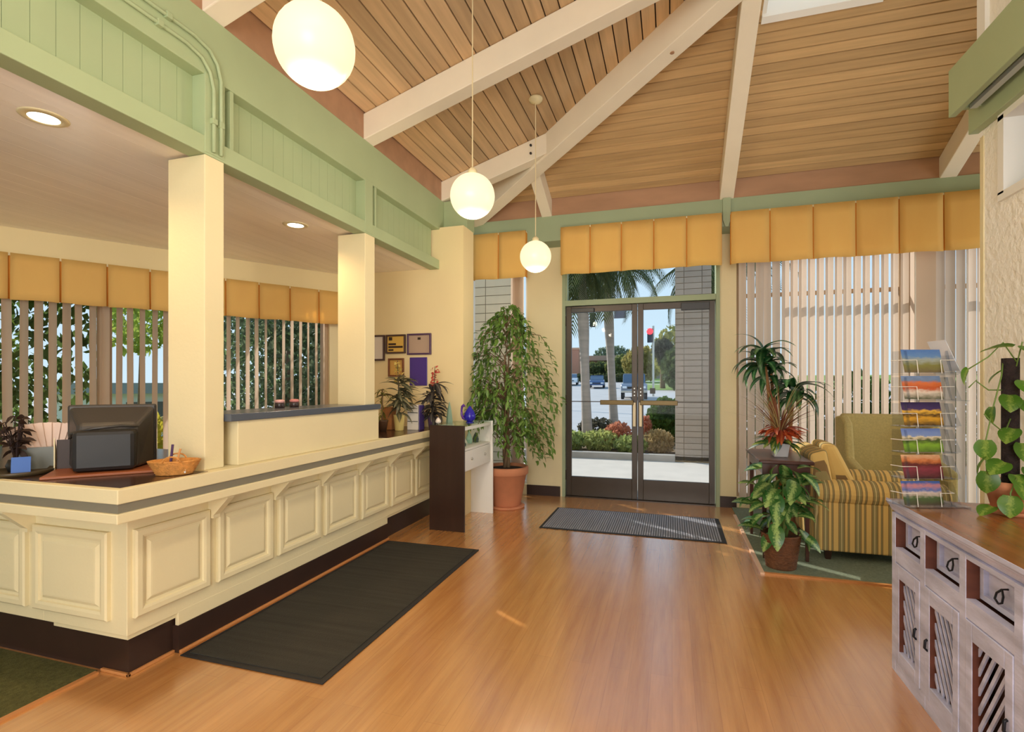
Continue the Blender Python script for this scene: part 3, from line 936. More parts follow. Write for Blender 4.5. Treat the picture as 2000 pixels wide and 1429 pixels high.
for i in range(5):
    yy = 4.46 + 0.13 * i
    h = random.uniform(0.06, 0.13)
    o = MB().lathe([(0.030, 0), (0.034, h * .3), (0.018, h * .7), (0.0, h)], 7, (-1.93 + random.uniform(-.04, .04), yy, 0.7555)).build('crystal', gm[i % 3])
    tag(o, ['pale green crystal point inside the display case next to its dark end panel', 'dark glass crystal point inside the display case', 'quartz crystal point inside the middle of the display case', 'sea green crystal point inside the display case', 'dark crystal point inside the display case by its white end panel'][i], 'crystal', 'crystals in the display case')
# blue glass swan, clear obelisk, little white shell on the glass top
sw = thing('glass_swan', 'cobalt blue glass swan figurine on top of the display case', 'figurine', (-1.89, 4.66, 0.978))
bx, by, bz = -1.89, 4.66, 0.978
M_COBALT = mat('cobalt_glass', (52, 44, 190), 0.1, 0.7, trans=0.25)
MB().lathe([(0.0, 0.012), (0.03, 0.014), (0.052, 0.035), (0.058, 0.065), (0.046, 0.10), (0.024, 0.135), (0.008, 0.158), (0.0, 0.162)], 20, (bx + 0.02, by, bz)).build('body', M_COBALT, sw, smooth=True)
MB().tube([(bx - 0.02, by, bz + 0.035), (bx - 0.05, by, bz + 0.045), (bx - 0.066, by, bz + 0.08), (bx - 0.066, by, bz + 0.125), (bx - 0.06, by, bz + 0.155), (bx - 0.045, by, bz + 0.168), (bx - 0.028, by, bz + 0.155)], [0.018, 0.014, 0.011, 0.010, 0.012, 0.014, 0.005], 10).build('neck', mat('violet_glass', (112, 62, 170), 0.1, 0.7, trans=0.25), sw, smooth=True)
MB().lathe([(0.036, 0.0), (0.038, 0.004), (0.02, 0.012), (0.01, 0.016)], 16, (bx + 0.02, by, bz)).build('foot', M_COBALT, sw, smooth=True)
ob = MB().lathe([(0.034, 0.0), (0.034, 0.02), (0.022, 0.12), (0.004, 0.20), (0.0, 0.205)], 4, (-2.04, 4.56, 0.978)).build('glass_obelisk', mat('pale_green_glass', (168, 196, 176), 0.08, 0.7, trans=0.5))
tag(ob, 'pale green glass obelisk on top of the display case', 'figurine')
shl = MB().lathe([(0.0, 0.0), (0.022, 0.004), (0.028, 0.022), (0.016, 0.045), (0.0, 0.06)], 12, (-2.115, 4.47, 0.978)).build('shell', mat('white_shell', (238, 226, 214), 0.4), smooth=True)
tag(shl, 'small white shell standing beside the glass obelisk', 'shell')

# ------------------------------------------------------------------ plants: leaf meshes
def leaf_mat(name, dark, light, streak=0.0, trans=0.3, rough=0.4):
    """leaf colour with a paler midrib zone; y = 0 is the midrib, x runs to the tip"""
    if name in MATS: return MATS[name]
    m = bpy.data.materials.new(name); m.use_nodes = True
    n, l = m.node_tree.nodes, m.node_tree.links
    p = n['Principled BSDF']; p.inputs['Roughness'].default_value = rough
    tc = n.new('ShaderNodeTexCoord'); sp = n.new('ShaderNodeSeparateXYZ'); l.new(tc.outputs['Generated'], sp.inputs[0])
    a = n.new('ShaderNodeMath'); a.operation = 'SUBTRACT'; a.inputs[1].default_value = 0.5; l.new(sp.outputs['Y'], a.inputs[0])
    b = n.new('ShaderNodeMath'); b.operation = 'ABSOLUTE'; l.new(a.outputs[0], b.inputs[0])
    nz = n.new('ShaderNodeTexNoise'); nz.inputs['Scale'].default_value = 9; l.new(tc.outputs['Generated'], nz.inputs['Vector'])
    c = n.new('ShaderNodeMath'); c.operation = 'MULTIPLY_ADD'; c.inputs[1].default_value = 0.5; l.new(nz.outputs['Fac'], c.inputs[0]); l.new(b.outputs[0], c.inputs[2])
    rp = n.new('ShaderNodeValToRGB')
    rp.color_ramp.elements[0].position = 0.25 + streak * 0.15; rp.color_ramp.elements[0].color = (*lin(light), 1)
    rp.color_ramp.elements[1].position = 0.40 + streak * 0.22; rp.color_ramp.elements[1].color = (*lin(dark), 1)
    l.new(c.outputs[0], rp.inputs[0])
    oi = n.new('ShaderNodeObjectInfo'); mr = n.new('ShaderNodeMapRange'); mr.inputs['To Min'].default_value = 0.72; mr.inputs['To Max'].default_value = 1.3
    l.new(oi.outputs['Random'], mr.inputs['Value'])
    hs = n.new('ShaderNodeHueSaturation'); l.new(mr.outputs[0], hs.inputs['Value']); l.new(rp.outputs[0], hs.inputs['Color'])
    l.new(hs.outputs[0], p.inputs['Base Color'])
    tr = n.new('ShaderNodeBsdfTranslucent'); l.new(hs.outputs[0], tr.inputs[0])
    mx = n.new('ShaderNodeMixShader'); mx.inputs[0].default_value = trans
    l.new(p.outputs[0], mx.inputs[1]); l.new(tr.outputs[0], mx.inputs[2]); l.new(mx.outputs[0], n['Material Output'].inputs['Surface'])
    MATS[name] = m
    return m

def leaf_geo(L, W, kind, droop, fold, nseg=7):
    """blade from the origin along +x; returns verts, faces"""
    v, f = [], []
    for i in range(nseg + 1):
        t = i / nseg
        if kind == 'strap':
            wd = W * (0.35 + 0.65 * math.sin(math.pi * min(1, t * 1.6 + 0.12)) if t < 0.25 else 1.0) * (1 - max(0, (t - 0.45) / 0.55) ** 1.7)
        elif kind == 'heart':
            wd = W * (math.sin(math.pi * min(1.0, (t * 0.86 + 0.14))) ** 0.7)
        else:
            wd = W * (math.sin(math.pi * (t * 0.94 + 0.04)) ** 0.85) * (1.08 - 0.3 * t)
        wd = max(wd, W * 0.03)
        ang = droop * t
        xx = L * (math.sin(ang) / droop if abs(droop) > 1e-3 else t)
        zz = -L * ((1 - math.cos(ang)) / droop if abs(droop) > 1e-3 else 0)
        up = wd * 0.5 * fold
        v += [(xx, -wd / 2, zz + up), (xx, 0, zz), (xx, wd / 2, zz + up)]
    for i in range(nseg):
        a = i * 3
        f += [(a, a + 3, a + 4, a + 1), (a + 1, a + 4, a + 5, a + 2)]
    return v, f
def leaf_mesh(name, m, L, W, kind='ovate', droop=0.7, fold=0.25, nseg=7):
    v, f = leaf_geo(L, W, kind, droop, fold, nseg)
    return MB().add(v, f).mesh(name, m, smooth=True)

# ------------------------------------------------------------------ weeping fig in a terracotta pot
random.seed(11)
fx, fy = -1.75, 5.44
fig = thing('potted_fig_tree', 'tall weeping fig tree in a terracotta pot beside the entrance doors', 'potted tree', (fx, fy, 0))
MB().lathe([(0.17, 0.0), (0.195, 0.0), (0.205, 0.018), (0.195, 0.024), (0.165, 0.024)], 32, (fx, fy, 0)).build('saucer', M_TERRA, fig, smooth=True)
MB().lathe([(0.150, 0.022), (0.158, 0.03), (0.222, 0.36), (0.235, 0.365), (0.244, 0.375), (0.246, 0.43), (0.240, 0.45), (0.222, 0.45), (0.214, 0.42), (0.0, 0.41)], 36, (fx, fy, 0)).build('pot', M_TERRA, fig, smooth=True)
MB().lathe([(0.0, 0.435), (0.12, 0.432), (0.21, 0.418)], 20, (fx, fy, 0)).build('soil', M_SOIL, fig, smooth=True)
for k in range(3):
    pts = []
    for i in range(13):
        t = i / 12
        a = k * 2.09 + t * 9
        r = 0.026 * (1 - 0.6 * t) + 0.05 * max(0, t - 0.6)
        pts.append((fx + r * math.cos(a), fy + r * math.sin(a), 0.42 + t * 1.25))
    MB().tube(pts, [0.022 * (1 - 0.62 * i / 12) for i in range(13)], 7).build('stem', M_BARK, fig, smooth=True)
ML_FIG = leaf_mat('fig_leaf', (98, 134, 58), (146, 178, 92), 0.1, 0.38)
fm = leaf_mesh('leaf', ML_FIG, 0.085, 0.036, 'ovate', 0.8, 0.3, 5)
spots = []
tw = []
for i in range(250):
    z0 = random.uniform(0.72, 2.18)
    a = random.uniform(0, 2 * math.pi)
    full = 0.66 * math.sin(math.pi * min(1, max(0.05, (z0 - 0.35) / 1.95))) ** 0.7
    ln_ = random.uniform(0.45, 1.0) * full
    if z0 > 1.9: ln_ *= 0.8
    p0 = Vector((fx, fy, z0 - 0.1))
    d = Vector((math.cos(a), math.sin(a), 0))
    pts = [p0, p0 + d * ln_ * 0.45 + Vector((0, 0, 0.16)), p0 + d * ln_ * 0.8 + Vector((0, 0, 0.13)), p0 + d * ln_ + Vector((0, 0, 0.0)), p0 + d * ln_ * 1.06 + Vector((0, 0, -0.14))]
    for q in pts:
        q.x = min(max(q.x, -2.42), -1.2); q.y = min(q.y, 5.80)
        if q.x < -1.98:
            if q.y < 5.3: q.x = -1.98
        q.y = max(q.y, 4.9)
    if i % 3 == 0:
        tw.append(pts)
    for s in range(10):
        t = 0.9 + 3.1 * (s + random.random()) / 10
        k = min(3, int(t)); u = t - k
        q = pts[k].lerp(pts[k + 1], u)
        spots.append((q, a + random.uniform(-1.3, 1.3), random.uniform(-0.3, 1.1), random.uniform(0.65, 1.15)))
for pts in tw:
    MB().tube(pts, [0.006, 0.005, 0.004, 0.003, 0.002], 5).build('branch', M_BARK, fig)
random.shuffle(spots)
spots.sort(key=lambda s: s[0].y)
for q, yaw, pit, scl in spots[:300]:
    share('leaf', fm, fig, (q.x - fx, q.y - fy, q.z), (random.uniform(-.4, .4), pit, yaw), (scl, scl, scl))
rest = MB()
lv, lf = leaf_geo(0.085, 0.036, 'ovate', 0.8, 0.3, 4)
for q, yaw, pit, scl in spots[300:]:
    R = Euler((random.uniform(-.4, .4), pit, yaw)).to_matrix()
    rest.add([q + R @ (Vector(c) * scl) for c in lv], lf)
rest.build('leaf_mass', mat('fig_leaf_mass', (112, 146, 66), 0.45, noise=0.35, nscale=(9, 9, 9), trans=0.38), fig, smooth=True)['kind'] = 'stuff'

# ------------------------------------------------------------------ end table with plants
tb = thing('end_table', 'dark wood end table with slim legs holding plants beside the striped armchair', 'table', (0.83, 4.74, 0.008))
M_TBL = mat('mahogany', (78, 44, 34), 0.3, 0.5, noise=0.2, nscale=(3, 14, 14))
box('table_top', M_TBL, 0.64, 1.02, 4.36, 5.12, 0.74, 0.768, tb, 0.006)
box('apron', M_TBL, 0.665, 0.995, 4.385, 5.095, 0.66, 0.74, tb)
for xx in (0.665, 0.96):
    for yy in (4.385, 5.06):
        MB().hexa([(xx + .006, yy + .006, .008), (xx + .028, yy + .006, .008), (xx + .028, yy + .028, .008), (xx + .006, yy + .028, .008), (xx, yy, .66), (xx + .034, yy, .66), (xx + .034, yy + .034, .66), (xx, yy + .034, .66)]).build('leg', M_TBL, tb)

# red croton and grass arrangement in a pale pot on the table
random.seed(5)
px_, py_, pz_ = 0.83, 4.62, 0.768
ar = thing('potted_croton', 'red and green croton with reddish grass in a pale square pot on the end table', 'potted plant', (px_, py_, pz_))
MB().hexa([(px_ - .05, py_ - .05, pz_), (px_ + .05, py_ - .05, pz_), (px_ + .05, py_ + .05, pz_), (px_ - .05, py_ + .05, pz_), (px_ - .065, py_ - .065, pz_ + .11), (px_ + .065, py_ - .065, pz_ + .11), (px_ + .065, py_ + .065, pz_ + .11), (px_ - .065, py_ + .065, pz_ + .11)]).build('pot', mat('pale_glazed_pot', (206, 204, 208), 0.25, 0.5), ar, bevel=0.006)
box('soil', M_SOIL, px_ - .058, px_ + .058, py_ - .058, py_ + .058, pz_ + .108, pz_ + .114, ar)
crm = [leaf_mesh('leaf', leaf_mat('croton_red', (168, 64, 38), (206, 112, 62), 0.3, 0.25), 0.15, 0.045, 'ovate', 0.7, 0.3),
       leaf_mesh('leaf', leaf_mat('croton_green', (62, 104, 46), (150, 160, 80), 0.3, 0.3), 0.16, 0.05, 'ovate', 0.8, 0.3),
       leaf_mesh('leaf', leaf_mat('silver_leaf', (128, 150, 148), (178, 194, 190), 0.2, 0.3), 0.2, 0.035, 'strap', 0.9, 0.3)]
for i in range(58):
    a = random.uniform(0, 6.28)
    hgt = random.uniform(0.1, 0.24)
    k = 0 if hgt > 0.16 else (1 if i % 3 else 2)
    share('leaf', crm[k], ar, (0.05 * math.cos(a), 0.05 * math.sin(a), hgt), (random.uniform(-.5, .5), random.uniform(-0.5, 0.5), a), (random.uniform(.8, 1.2),) * 3)
grm = [leaf_mesh('blade', leaf_mat('red_grass', (118, 66, 50), (150, 98, 66), 0, 0.3), 0.42, 0.009, 'strap', 0.6, 0.3),
       leaf_mesh('blade', leaf_mat('straw_grass', (164, 150, 98), (196, 186, 140), 0, 0.3), 0.48, 0.007, 'strap', 0.8, 0.3)]
for i in range(80):
    a = random.uniform(0, 6.28)
    share('blade', grm[i % 2], ar, (0.02 * math.cos(a), 0.02 * math.sin(a), 0.2), (0, -random.uniform(0.65, 1.5), a), (random.uniform(.7, 1.15),) * 3)

# dieffenbachia in a woven basket pot
random.seed(21)
dxp, dyp = 0.765, 4.225
di = thing('potted_dieffenbachia', 'variegated dieffenbachia in a brown basket pot at the carpet corner', 'potted plant', (dxp, dyp, 0.008))
M_BASK = mat('brown_basket', (104, 66, 40), 0.7, noise=0.3, nscale=(20, 20, 60), bump=0.5, bscale=60)
prof = [(0.098, 0.0)]
for i in range(14):
    t = (i + .5) / 14
    r = 0.098 + 0.034 * t
    prof += [(r + 0.004, 0.24 * (t - 0.02)), (r, 0.24 * (t + 0.02))]
prof += [(0.134, 0.24), (0.138, 0.248), (0.124, 0.25), (0.118, 0.225), (0.0, 0.22)]
MB().lathe(prof, 28, (dxp, dyp, 0.008)).build('pot', M_BASK, di, smooth=True)
ML_DI = leaf_mat('dieffenbachia_leaf', (58, 108, 50), (160, 188, 112), 0.3, 0.3, 0.3)
dm = leaf_mesh('leaf', ML_DI, 0.19, 0.108, 'ovate', 1.0, 0.22)
for k in range(5):
    a = k * 1.26
    MB().tube([(dxp + .03 * math.cos(a), dyp + .03 * math.sin(a), 0.2), (dxp + .06 * math.cos(a), dyp + .05 * math.sin(a), 0.38), (dxp + .09 * math.cos(a), dyp + .06 * math.sin(a), 0.62)], [0.011, 0.009, 0.005], 7).build('cane', mat('green_cane', (104, 128, 66), 0.5), di, smooth=True)
for i in range(84):
    a = random.uniform(0, 6.28)
    zz = random.uniform(0.24, 0.74)
    rr = random.uniform(0.03, 0.17) * (1.15 - 0.6 * abs(zz - 0.42))
    scl = random.uniform(0.62, 1.12)
    # keep clear of the table side
    yy = rr * math.sin(a)
    if yy > 0.06 and zz > 0.5: yy *= 0.4
    share('leaf', dm, di, (rr * math.cos(a), yy, zz), (random.uniform(-.5, .5), random.uniform(-0.55, 0.75), a + random.uniform(-.5, .5)), (scl, scl, scl))

# dracaena standing behind the table
random.seed(31)
gx, gy = 1.03, 5.46
gr = thing('potted_dracaena', 'tall dracaena with strappy drooping leaves behind the end table', 'potted plant', (gx, gy, 0.008))
MB().lathe([(0.11, 0), (0.125, 0.01), (0.155, 0.26), (0.165, 0.262), (0.165, 0.29), (0.145, 0.29), (0.14, 0.25), (0.0, 0.245)], 26, (gx, gy, 0.008)).build('pot', M_TERRA, gr, smooth=True)
ML_DR = leaf_mat('dracaena_leaf', (34, 74, 40), (88, 126, 78), 0.15, 0.25, 0.3)
drm = [leaf_mesh('leaf', ML_DR, 0.42, 0.085, 'strap', 1.7, 0.35, 10), leaf_mesh('leaf', ML_DR, 0.36, 0.075, 'strap', 2.2, 0.35, 10)]
M_CANE = mat('dracaena_cane', (150, 104, 62), 0.7, noise=0.2, nscale=(10, 10, 40))
heads = [((gx - 0.20, gy - 0.02, 1.62), 30), ((gx + 0.05, gy - 0.05, 1.30), 22), ((gx - 0.12, gy + 0.05, 1.46), 12)]
for (hx, hy, hz), nl in heads:
    MB().tube([(gx + (hx - gx) * .25, gy, 0.24), (gx + (hx - gx) * .4, gy, 0.7), (gx + (hx - gx) * .8, hy, hz - 0.25), (hx, hy, hz + 0.05)], [0.024, 0.02, 0.017, 0.012], 8).build('cane', M_CANE, gr, smooth=True)
    for i in range(nl):
        a = i * 2.4 + random.uniform(-.3, .3)
        share('leaf', drm[i % 2], gr, (hx - gx, hy - gy, hz - 0.008 + random.uniform(-.12, .05)), (random.uniform(-.3, .3), -random.uniform(0.05, 1.15), a), (random.uniform(.75, 1.05),) * 3)
share('leaf', drm[0], gr, (-0.2, -0.02, 1.64), (0, -1.45, 2.7), (0.9, 0.9, 0.9))

# ------------------------------------------------------------------ armchairs
GOLD, OLIVE, BRN, PALE = (226, 190, 116), (156, 142, 96), (142, 114, 76), (214, 194, 138)
ST = [(0.0, GOLD), (0.30, BRN), (0.35, OLIVE), (0.47, PALE), (0.53, OLIVE), (0.66, BRN), (0.71, GOLD), (0.86, BRN), (0.89, OLIVE), (0.96, BRN)]
SX = stripe_mat('stripe_across_depth', 'X', 0.108, ST)
SY = stripe_mat('stripe_across_width', 'Y', 0.108, ST)
ac = thing('striped_armchair', 'gold and olive striped club armchair with rolled arms by the window', 'armchair', (1.5, 4.9, 0.008))
ax0, ax1 = 1.06, 1.92
def arm(y0, y1):
    yc = (y0 + y1) / 2
    box('arm_panel', SX, ax0 + 0.02, ax1 - 0.02, y0 + 0.02, y1 - 0.02, 0.075, 0.45, ac, 0.012)
    prof = []
    r = (y1 - y0) / 2 + 0.012
    poly = [(yc + r * math.cos(t), 0.515 + 0.098 * math.sin(t)) for t in [2 * math.pi * i / 20 for i in range(20)]]
    MB().prism(poly, ax0 - 0.005, ax1, 0).build('arm_roll', SX, ac, bevel=0.02, smooth=False, seg=3)
arm(4.47, 4.67)
arm(5.06, 5.26)
box('seat_base', SY, ax0 + 0.05, ax1 - 0.05, 4.66, 5.07, 0.085, 0.32, ac, 0.02)
box('seat_cushion', SY, ax0 + 0.22, ax1 + 0.01, 4.675, 5.055, 0.322, 0.46, ac, 0.045)
MB().hexa([(ax0, 4.50, 0.09), (ax0 + .2, 4.50, 0.09), (ax0 + .2, 5.23, 0.09), (ax0, 5.23, 0.09), (ax0 - .035, 4.55, 0.81), (ax0 + .09, 4.55, 0.85), (ax0 + .09, 5.18, 0.85), (ax0 - .035, 5.18, 0.81)]).build('backrest', SY, ac, bevel=0.035, seg=4)
MB().hexa([(ax0 + .17, 4.68, 0.462), (ax0 + .38, 4.68, 0.462), (ax0 + .38, 5.05, 0.462), (ax0 + .17, 5.05, 0.462), (ax0 + .07, 4.69, 0.88), (ax0 + .19, 4.69, 0.88), (ax0 + .19, 5.04, 0.88), (ax0 + .07, 5.04, 0.88)]).build('back_cushion', SY, ac, bevel=0.05, seg=4)
for xx in (ax0 + 0.06, ax1 - 0.1):
    for yy in (4.5, 5.18):
        MB().hexa([(xx + .008, yy + .008, .008), (xx + .042, yy + .008, .008), (xx + .042, yy + .042, .008), (xx + .008, yy + .042, .008), (xx, yy, .08), (xx + .05, yy, .08), (xx + .05, yy + .05, .08), (xx, yy + .05, .08)]).build('foot', M_WOODD, ac)
M_OLIVE = mat('olive_gold_upholstery', (194, 178, 122), 0.9, 0.1, noise=0.1, nscale=(60, 60, 60), bump=0.2, bscale=150)
wc = thing('wingback_armchair', 'plain olive gold wingback armchair against the vertical blinds', 'armchair', (1.93, 5.58, 0.008))
MB().hexa([(1.62, 5.72, .40), (2.26, 5.72, .40), (2.26, 5.86, .40), (1.62, 5.86, .40), (1.60, 5.80, 1.06), (2.28, 5.80, 1.06), (2.28, 5.93, 1.06), (1.60, 5.93, 1.06)]).build('backrest', M_OLIVE, wc, bevel=0.03, seg=4)
for x0, x1 in ((1.56, 1.635), (2.245, 2.32)):
    MB().prism([(5.30, 0.10), (5.86, 0.10), (5.92, 1.03), (5.74, 1.05), (5.62, 0.98), (5.56, 0.66), (5.30, 0.60)], x0, x1, 0).build('wing', M_OLIVE, wc, bevel=0.022, seg=3)
box('seat_base', M_OLIVE, 1.635, 2.245, 5.30, 5.80, 0.12, 0.34, wc, 0.02)
box('seat_cushion', M_OLIVE, 1.64, 2.24, 5.28, 5.74, 0.342, 0.47, wc, 0.04)
for xx in (1.58, 2.26):
    for yy in (5.32, 5.80):
        box('foot', M_WOODD, xx, xx + .045, yy, yy + .045, 0.008, 0.125, wc)

# ------------------------------------------------------------------ washed sideboard
M_WASH = mat('whitewashed_wood', (200, 202, 230), 0.5, 0.4, noise=0.24, nscale=(5, 5, 22), bump=0.12, bscale=30, bstretch=(1, 1, 4))
M_WASH2 = mat('worn_brown_wood', (104, 56, 40), 0.55, noise=0.25, nscale=(8, 8, 20))
M_SIDETOP = mat('waxed_pine_top', (150, 96, 52), 0.22, 0.5, noise=0.22, nscale=(20, 1.5, 4))
M_IRON = mat('black_iron', (40, 40, 46), 0.45, 0.5, metal=0.6)
KX, KX1, KY0, KY1, KZ = 1.0, 1.485, 1.61, 2.888, 0.805
sb = thing('sideboard', 'whitewashed wooden sideboard with waxed top, slatted doors and iron handles', 'sideboard', (1.24, 2.25, 0))
bx = MB().box(KX + 0.05, KX1, KY0, KY1, 0.05, 0.09).box(KX1 - 0.02, KX1, KY0, KY1, 0.05, 0.77).box(KX + 0.03, KX1, KY0, KY0 + 0.025, 0.05, 0.77).box(KX + 0.03, KX1, KY1 - 0.025, KY1, 0.05, 0.77)
bx.box(KX + 0.10, KX1, KY0, KY1, 0.525, 0.54)
bx.build('carcass', M_WASH2, sb)
box('top', M_SIDETOP, KX - 0.012, KX1 + 0.005, KY0 - 0.015, KY1 + 0.012, 0.782, KZ, sb, 0.004)
MB().prism([(KX - 0.018, 0.806), (KX - 0.018, 0.792), (KX - 0.004, 0.772), (KX + 0.006, 0.752), (KX + 0.014, 0.745), (KX + 0.03, 0.745), (KX + 0.03, 0.782), (KX - 0.0125, 0.782), (KX - 0.0125, 0.806)], KY0 - 0.02, KY1 + 0.018, 1).build('cornice', M_WASH, sb)
# face frame
stiles = [2.888, 2.574, 2.262, 1.945, 1.63]
for i, s in enumerate(stiles):
    a, b = (s - 0.040, s) if i == 0 else (s - 0.022, s + 0.022)
    box('stile', M_WASH, KX, KX + 0.03, a, b, 0.0, 0.745, sb, 0.002)
for i in range(4):
    y1 = stiles[i] - (0.040 if i == 0 else 0.022)
    y0 = stiles[i + 1] + 0.022
    box('rail', M_WASH, KX + 0.001, KX + 0.03, y0, y1, 0.728, 0.745, sb)
    box('rail', M_WASH, KX + 0.001, KX + 0.03, y0, y1, 0.52, 0.588, sb)
    box('rail', M_WASH, KX + 0.001, KX + 0.03, y0, y1, 0.0, 0.058, sb)
    # drawer: sunk front with raised border
    box('reveal', M_WASH2, KX + 0.002, KX + 0.054, y1 - 0.0005, y1 + 0.003, 0.588, 0.728, sb)
    dw = MB().box(KX + 0.055, KX + 0.07, y0, y1, 0.588, 0.728)
    dwo = dw.build('drawer', M_WASH, sb)
    fr = MB().box(KX + 0.040, KX + 0.056, y0 + 0.004, y0 + 0.026, 0.594, 0.722).box(KX + 0.040, KX + 0.056, y1 - 0.026, y1 - 0.004, 0.594, 0.722)
    fr.box(KX + 0.040, KX + 0.056, y0 + 0.026, y1 - 0.026, 0.594, 0.613).box(KX + 0.040, KX + 0.056, y0 + 0.026, y1 - 0.026, 0.703, 0.722)
    fr.build('drawer_border', M_WASH, dwo)
    yc = (y0 + y1) / 2
    MB().tube([(KX + 0.056, yc, 0.676), (KX + 0.038, yc, 0.674), (KX + 0.032, yc - 0.018, 0.656), (KX + 0.028, yc - 0.02, 0.636), (KX + 0.028, yc, 0.626), (KX + 0.028, yc + 0.02, 0.636), (KX + 0.032, yc + 0.018, 0.656), (KX + 0.038, yc, 0.674)], 0.0035, 6).build('drawer_pull', M_IRON, dwo, smooth=True)
    # door: frame, dark back, diagonal slats
    dof = MB().box(KX - 0.002, KX + 0.026, y0 + 0.002, y0 + 0.044, 0.06, 0.516).box(KX - 0.002, KX + 0.026, y1 - 0.044, y1 - 0.002, 0.06, 0.516)
    dof.box(KX - 0.002, KX + 0.026, y0 + 0.044, y1 - 0.044, 0.06, 0.118).box(KX - 0.002, KX + 0.026, y0 + 0.044, y1 - 0.044, 0.452, 0.516)
    dr_ = dof.build('door', M_WASH, sb, bevel=0.003)
    box('door_reveal', M_WASH2, KX + 0.0, KX + 0.045, y1 - 0.0455, y1 - 0.0435, 0.118, 0.452, dr_)
    box('door_back', mat('deep_brown_back', (58, 30, 24), 0.8), KX + 0.07, KX + 0.075, y0 + 0.03, y1 - 0.03, 0.1, 0.47, dr_)
    ya, yb, za, zb = y0 + 0.044, y1 - 0.044, 0.118, 0.452
    sgn = 1 if i < 2 else -1
    stp = 0.068
    def clip(c):
        """45-60 degree slat centre line z = c + sgn*k*(y-ya), clipped to the opening"""
        kk = 1.75
        out = []
        for yy in (ya, yb):
            out.append((yy, c + sgn * kk * (yy - ya)))
        (p, q), (r, s_) = out
        def at_z(z): return ya + (z - c) / (sgn * kk)
        pts_ = []
        for (yy, zz) in out:
            if zz < za: yy, zz = at_z(za), za
            if zz > zb: yy, zz = at_z(zb), zb
            pts_.append((yy, zz))
        (p, q), (r, s_) = pts_
        if p < ya - 1e-6 or p > yb + 1e-6 or r < ya - 1e-6 or r > yb + 1e-6 or abs(q - s_) < 0.02: return None
        return pts_
    c = za - 0.40
    while c < zb + 0.45:
        seg = clip(c)
        if seg:
            (p, q), (r, s_) = seg
            h = 0.0135
            MB().hexa([(KX + .016, p, q - h), (KX + .022, p, q - h), (KX + .022, r, s_ - h), (KX + .016, r, s_ - h), (KX + .016, p, q + h), (KX + .022, p, q + h), (KX + .022, r, s_ + h), (KX + .016, r, s_ + h)]).build('slat', M_WASH, dr_)
        c += stp
    hy = (y0 + 0.028) if i in (0, 2) else (y1 - 0.028)
    hz = 0.285
    MB().tube([(KX - 0.002, hy, hz + 0.02), (KX - 0.010, hy, hz + 0.014), (KX - 0.012, hy, hz - 0.016), (KX - 0.002, hy, hz - 0.026)], 0.005, 6).build('door_pull', M_IRON, dr_, smooth=True)

# ------------------------------------------------------------------ postcard rack on the sideboard
M_ACR = glass_mat('clear_acrylic', (0.86, 0.88, 0.91), 0.42, 0.08)
M_WIRE = mat('white_wire', (226, 222, 214), 0.35, 0.5)
rk = thing('postcard_rack', 'clear acrylic tiered rack of picture postcards on the sideboard', 'postcard rack', (1.078, 2.768, KZ), math.radians(17.2))
rk.scale = (1, 1, 1)
pw = 0.20
MB().box(-0.115, 0.155, -0.07, 0.075, 0.0005, 0.008).build('base', M_ACR, rk, world=False)
MB().tube([(0.0, 0.03, 0.008), (0.0, 0.03, 0.70)], 0.006, 8).build('post', M_WIRE, rk, world=False)
cards = [
    ('blue harbour postcard in the lowest row of the rack', [(0.0, (74, 66, 54)), (0.3, (70, 96, 52)), (0.5, (206, 186, 176)), (0.62, (86, 110, 170)), (0.8, (196, 128, 132)), (0.95, (74, 104, 172))]),
    ('crimson sunset postcard in the second row up', [(0.0, (60, 30, 34)), (0.4, (128, 46, 62)), (0.6, (86, 30, 30)), (0.75, (196, 112, 60)), (1.0, (226, 178, 136))]),
    ('green lawn postcard in the third row up', [(0.0, (74, 104, 30)), (0.3, (120, 160, 44)), (0.5, (56, 72, 34)), (0.62, (212, 196, 162)), (0.7, (120, 140, 186)), (1.0, (104, 128, 190))]),
    ('golden night lights postcard in the fourth row up', [(0.0, (48, 34, 24)), (0.3, (206, 152, 40)), (0.45, (70, 46, 22)), (0.6, (222, 172, 60)), (0.7, (62, 40, 92)), (1.0, (44, 30, 76))]),
    ('orange rooftops postcard in the fifth row up', [(0.0, (66, 74, 46)), (0.3, (212, 196, 180)), (0.45, (186, 84, 44)), (0.68, (204, 108, 60)), (0.8, (110, 128, 158)), (1.0, (122, 146, 186))]),
    ('blue sky waterfront postcard in the top row', [(0.0, (106, 92, 66)), (0.3, (120, 118, 60)), (0.55, (150, 158, 150)), (0.7, (92, 130, 178)), (1.0, (70, 112, 176))]),
]
rackM = Matrix.Translation(rk.location) @ Matrix.Rotation(math.radians(17.2), 4, 'Z')
